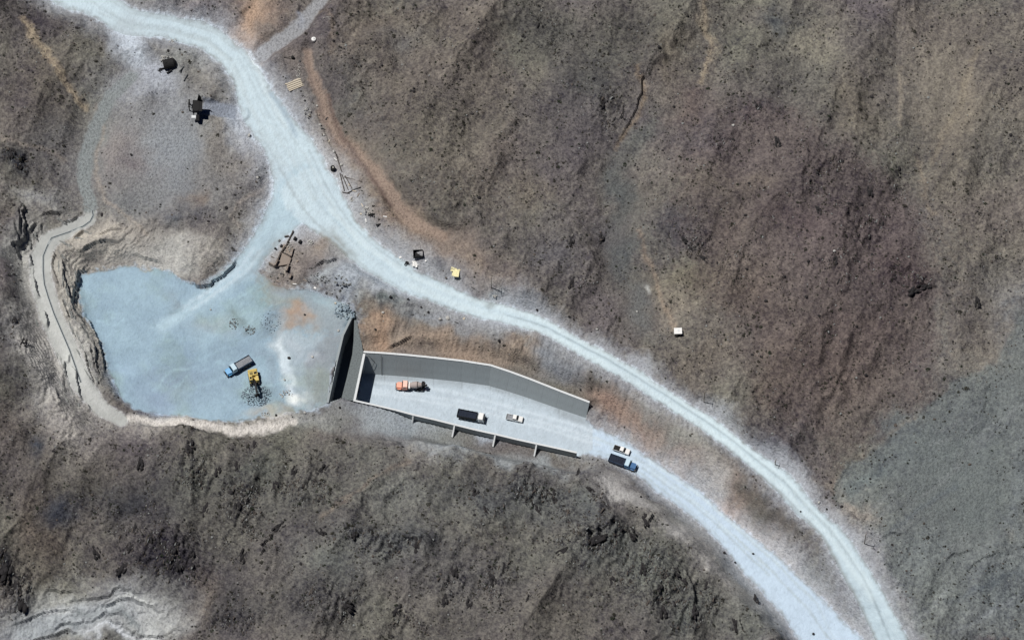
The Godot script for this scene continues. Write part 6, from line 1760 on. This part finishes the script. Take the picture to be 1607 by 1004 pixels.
	while (found[0].size() < 15000 or found[1].size() < 9000) and tries < 420000:
		tries += 1
		var x := rng.randf_range(-168, 168)
		var z := rng.randf_range(-120, 126)
		var k := gz(z) * NX + gx(x)
		if FLAT[k] > 0.25 or CLS[k] > 0 or TER[k] > 0.5 or rng.randf() < CALM[k] * 0.93:
			continue
		if clump.get_noise_2d(x, z) + rng.randf_range(-0.25, 0.25) < 0.05:
			continue
		var kind := 0 if rng.randf() < 0.62 else 1
		var dense := 0.05 + RUG[k] * RUG[k] * 1.6 if kind == 0 else 0.25 + RUG[k] * 0.3
		var lum := (CR[k] + CG[k] + CB[k]) / 3.0
		if rng.randf() > dense * clampf(1.5 - lum * 5.0, 0.02, 1.0) or found[kind].size() >= (15000 if kind == 0 else 9000):
			continue
		var size := rng.randf_range(0.1, 0.3) * (1.0 + pow(rng.randf(), 9.0) * 1.7)
		if kind == 1:
			size = rng.randf_range(0.12, 0.33) * (1.0 + pow(rng.randf(), 9.0) * 1.1)
		found[kind].append([size, Vector3(x, ground(x, z), z), RUG[k]])
	for kind in 2:
		var l: Array = found[kind]
		l.sort_custom(func(a: Array, b: Array) -> bool: return a[0] > b[0])
		var rest := [[], [], [], [], [], []]
		for q in l.size():
			var e: Array = l[q]
			var b := Basis.from_euler(Vector3(rng.randf_range(-0.5, 0.5) if kind == 0 else 0.0, rng.randf() * TAU, rng.randf_range(-0.5, 0.5) if kind == 0 else 0.0)).scaled(Vector3(rng.randf_range(0.8, 1.4), rng.randf_range(0.6, 1.1), rng.randf_range(0.8, 1.3)) * e[0])
			if kind == 0 and e[2] > 0.45 and q % 3 != 0:
				b = Basis.from_euler(Vector3(rng.randf_range(-0.3, 0.3), -0.35 + rng.randfn() * 0.3, rng.randf_range(-0.3, 0.3))).scaled(Vector3.ONE) * Basis.from_scale(Vector3(0.7, 1.0, rng.randf_range(1.4, 2.8)) * e[0])
			var at: Vector3 = e[1] + Vector3(0, e[0] * (0.2 if kind == 0 else -0.05), 0)
			if q < 290:
				var o := MeshInstance3D.new()
				o.name = numbered("boulder" if kind == 0 else "shrub")
				o.mesh = meshes[q % 6] if kind == 0 else shrubs[q % 4]
				o.material_override = ([M.rock_dark, M.rock_dark, M.rock_mid][q % 3]) if kind == 0 else (M.leaf_green if q % 5 == 0 else M.leaf)
				add_child(o)
				o.transform = Transform3D(b, at)
				var w := where(at.x, at.z)
				tag(o, ("loose dark angular boulder " if kind == 0 else "low dark dry shrub ") + w, "boulder" if kind == 0 else "shrub", ("boulders " if kind == 0 else "shrubs ") + w)
			else:
				rest[q % (6 if kind == 0 else 4)].append(Transform3D(b, at))
		for s in 6:
			if rest[s].is_empty():
				continue
			var mm := MultiMesh.new()
			mm.transform_format = MultiMesh.TRANSFORM_3D
			mm.mesh = meshes[s] if kind == 0 else shrubs[s]
			mm.instance_count = rest[s].size()
			for q in rest[s].size():
				mm.set_instance_transform(q, rest[s][q])
			var o := MultiMeshInstance3D.new()
			o.name = numbered("scattered_stones" if kind == 0 else "scattered_scrub")
			o.multimesh = mm
			o.material_override = [M.rock_dark, M.rock_mid, M.rock_mid, M.rock_dark, M.rock_grey, M.rock_mid][s] if kind == 0 else (M.leaf_green if s == 3 else M.leaf)
			o.set_meta("kind", "stuff")
			tag(o, "small stones strewn over the hillsides" if kind == 0 else "small dry scrub dotted over the hillsides", "stones" if kind == 0 else "scrub")
			add_child(o)
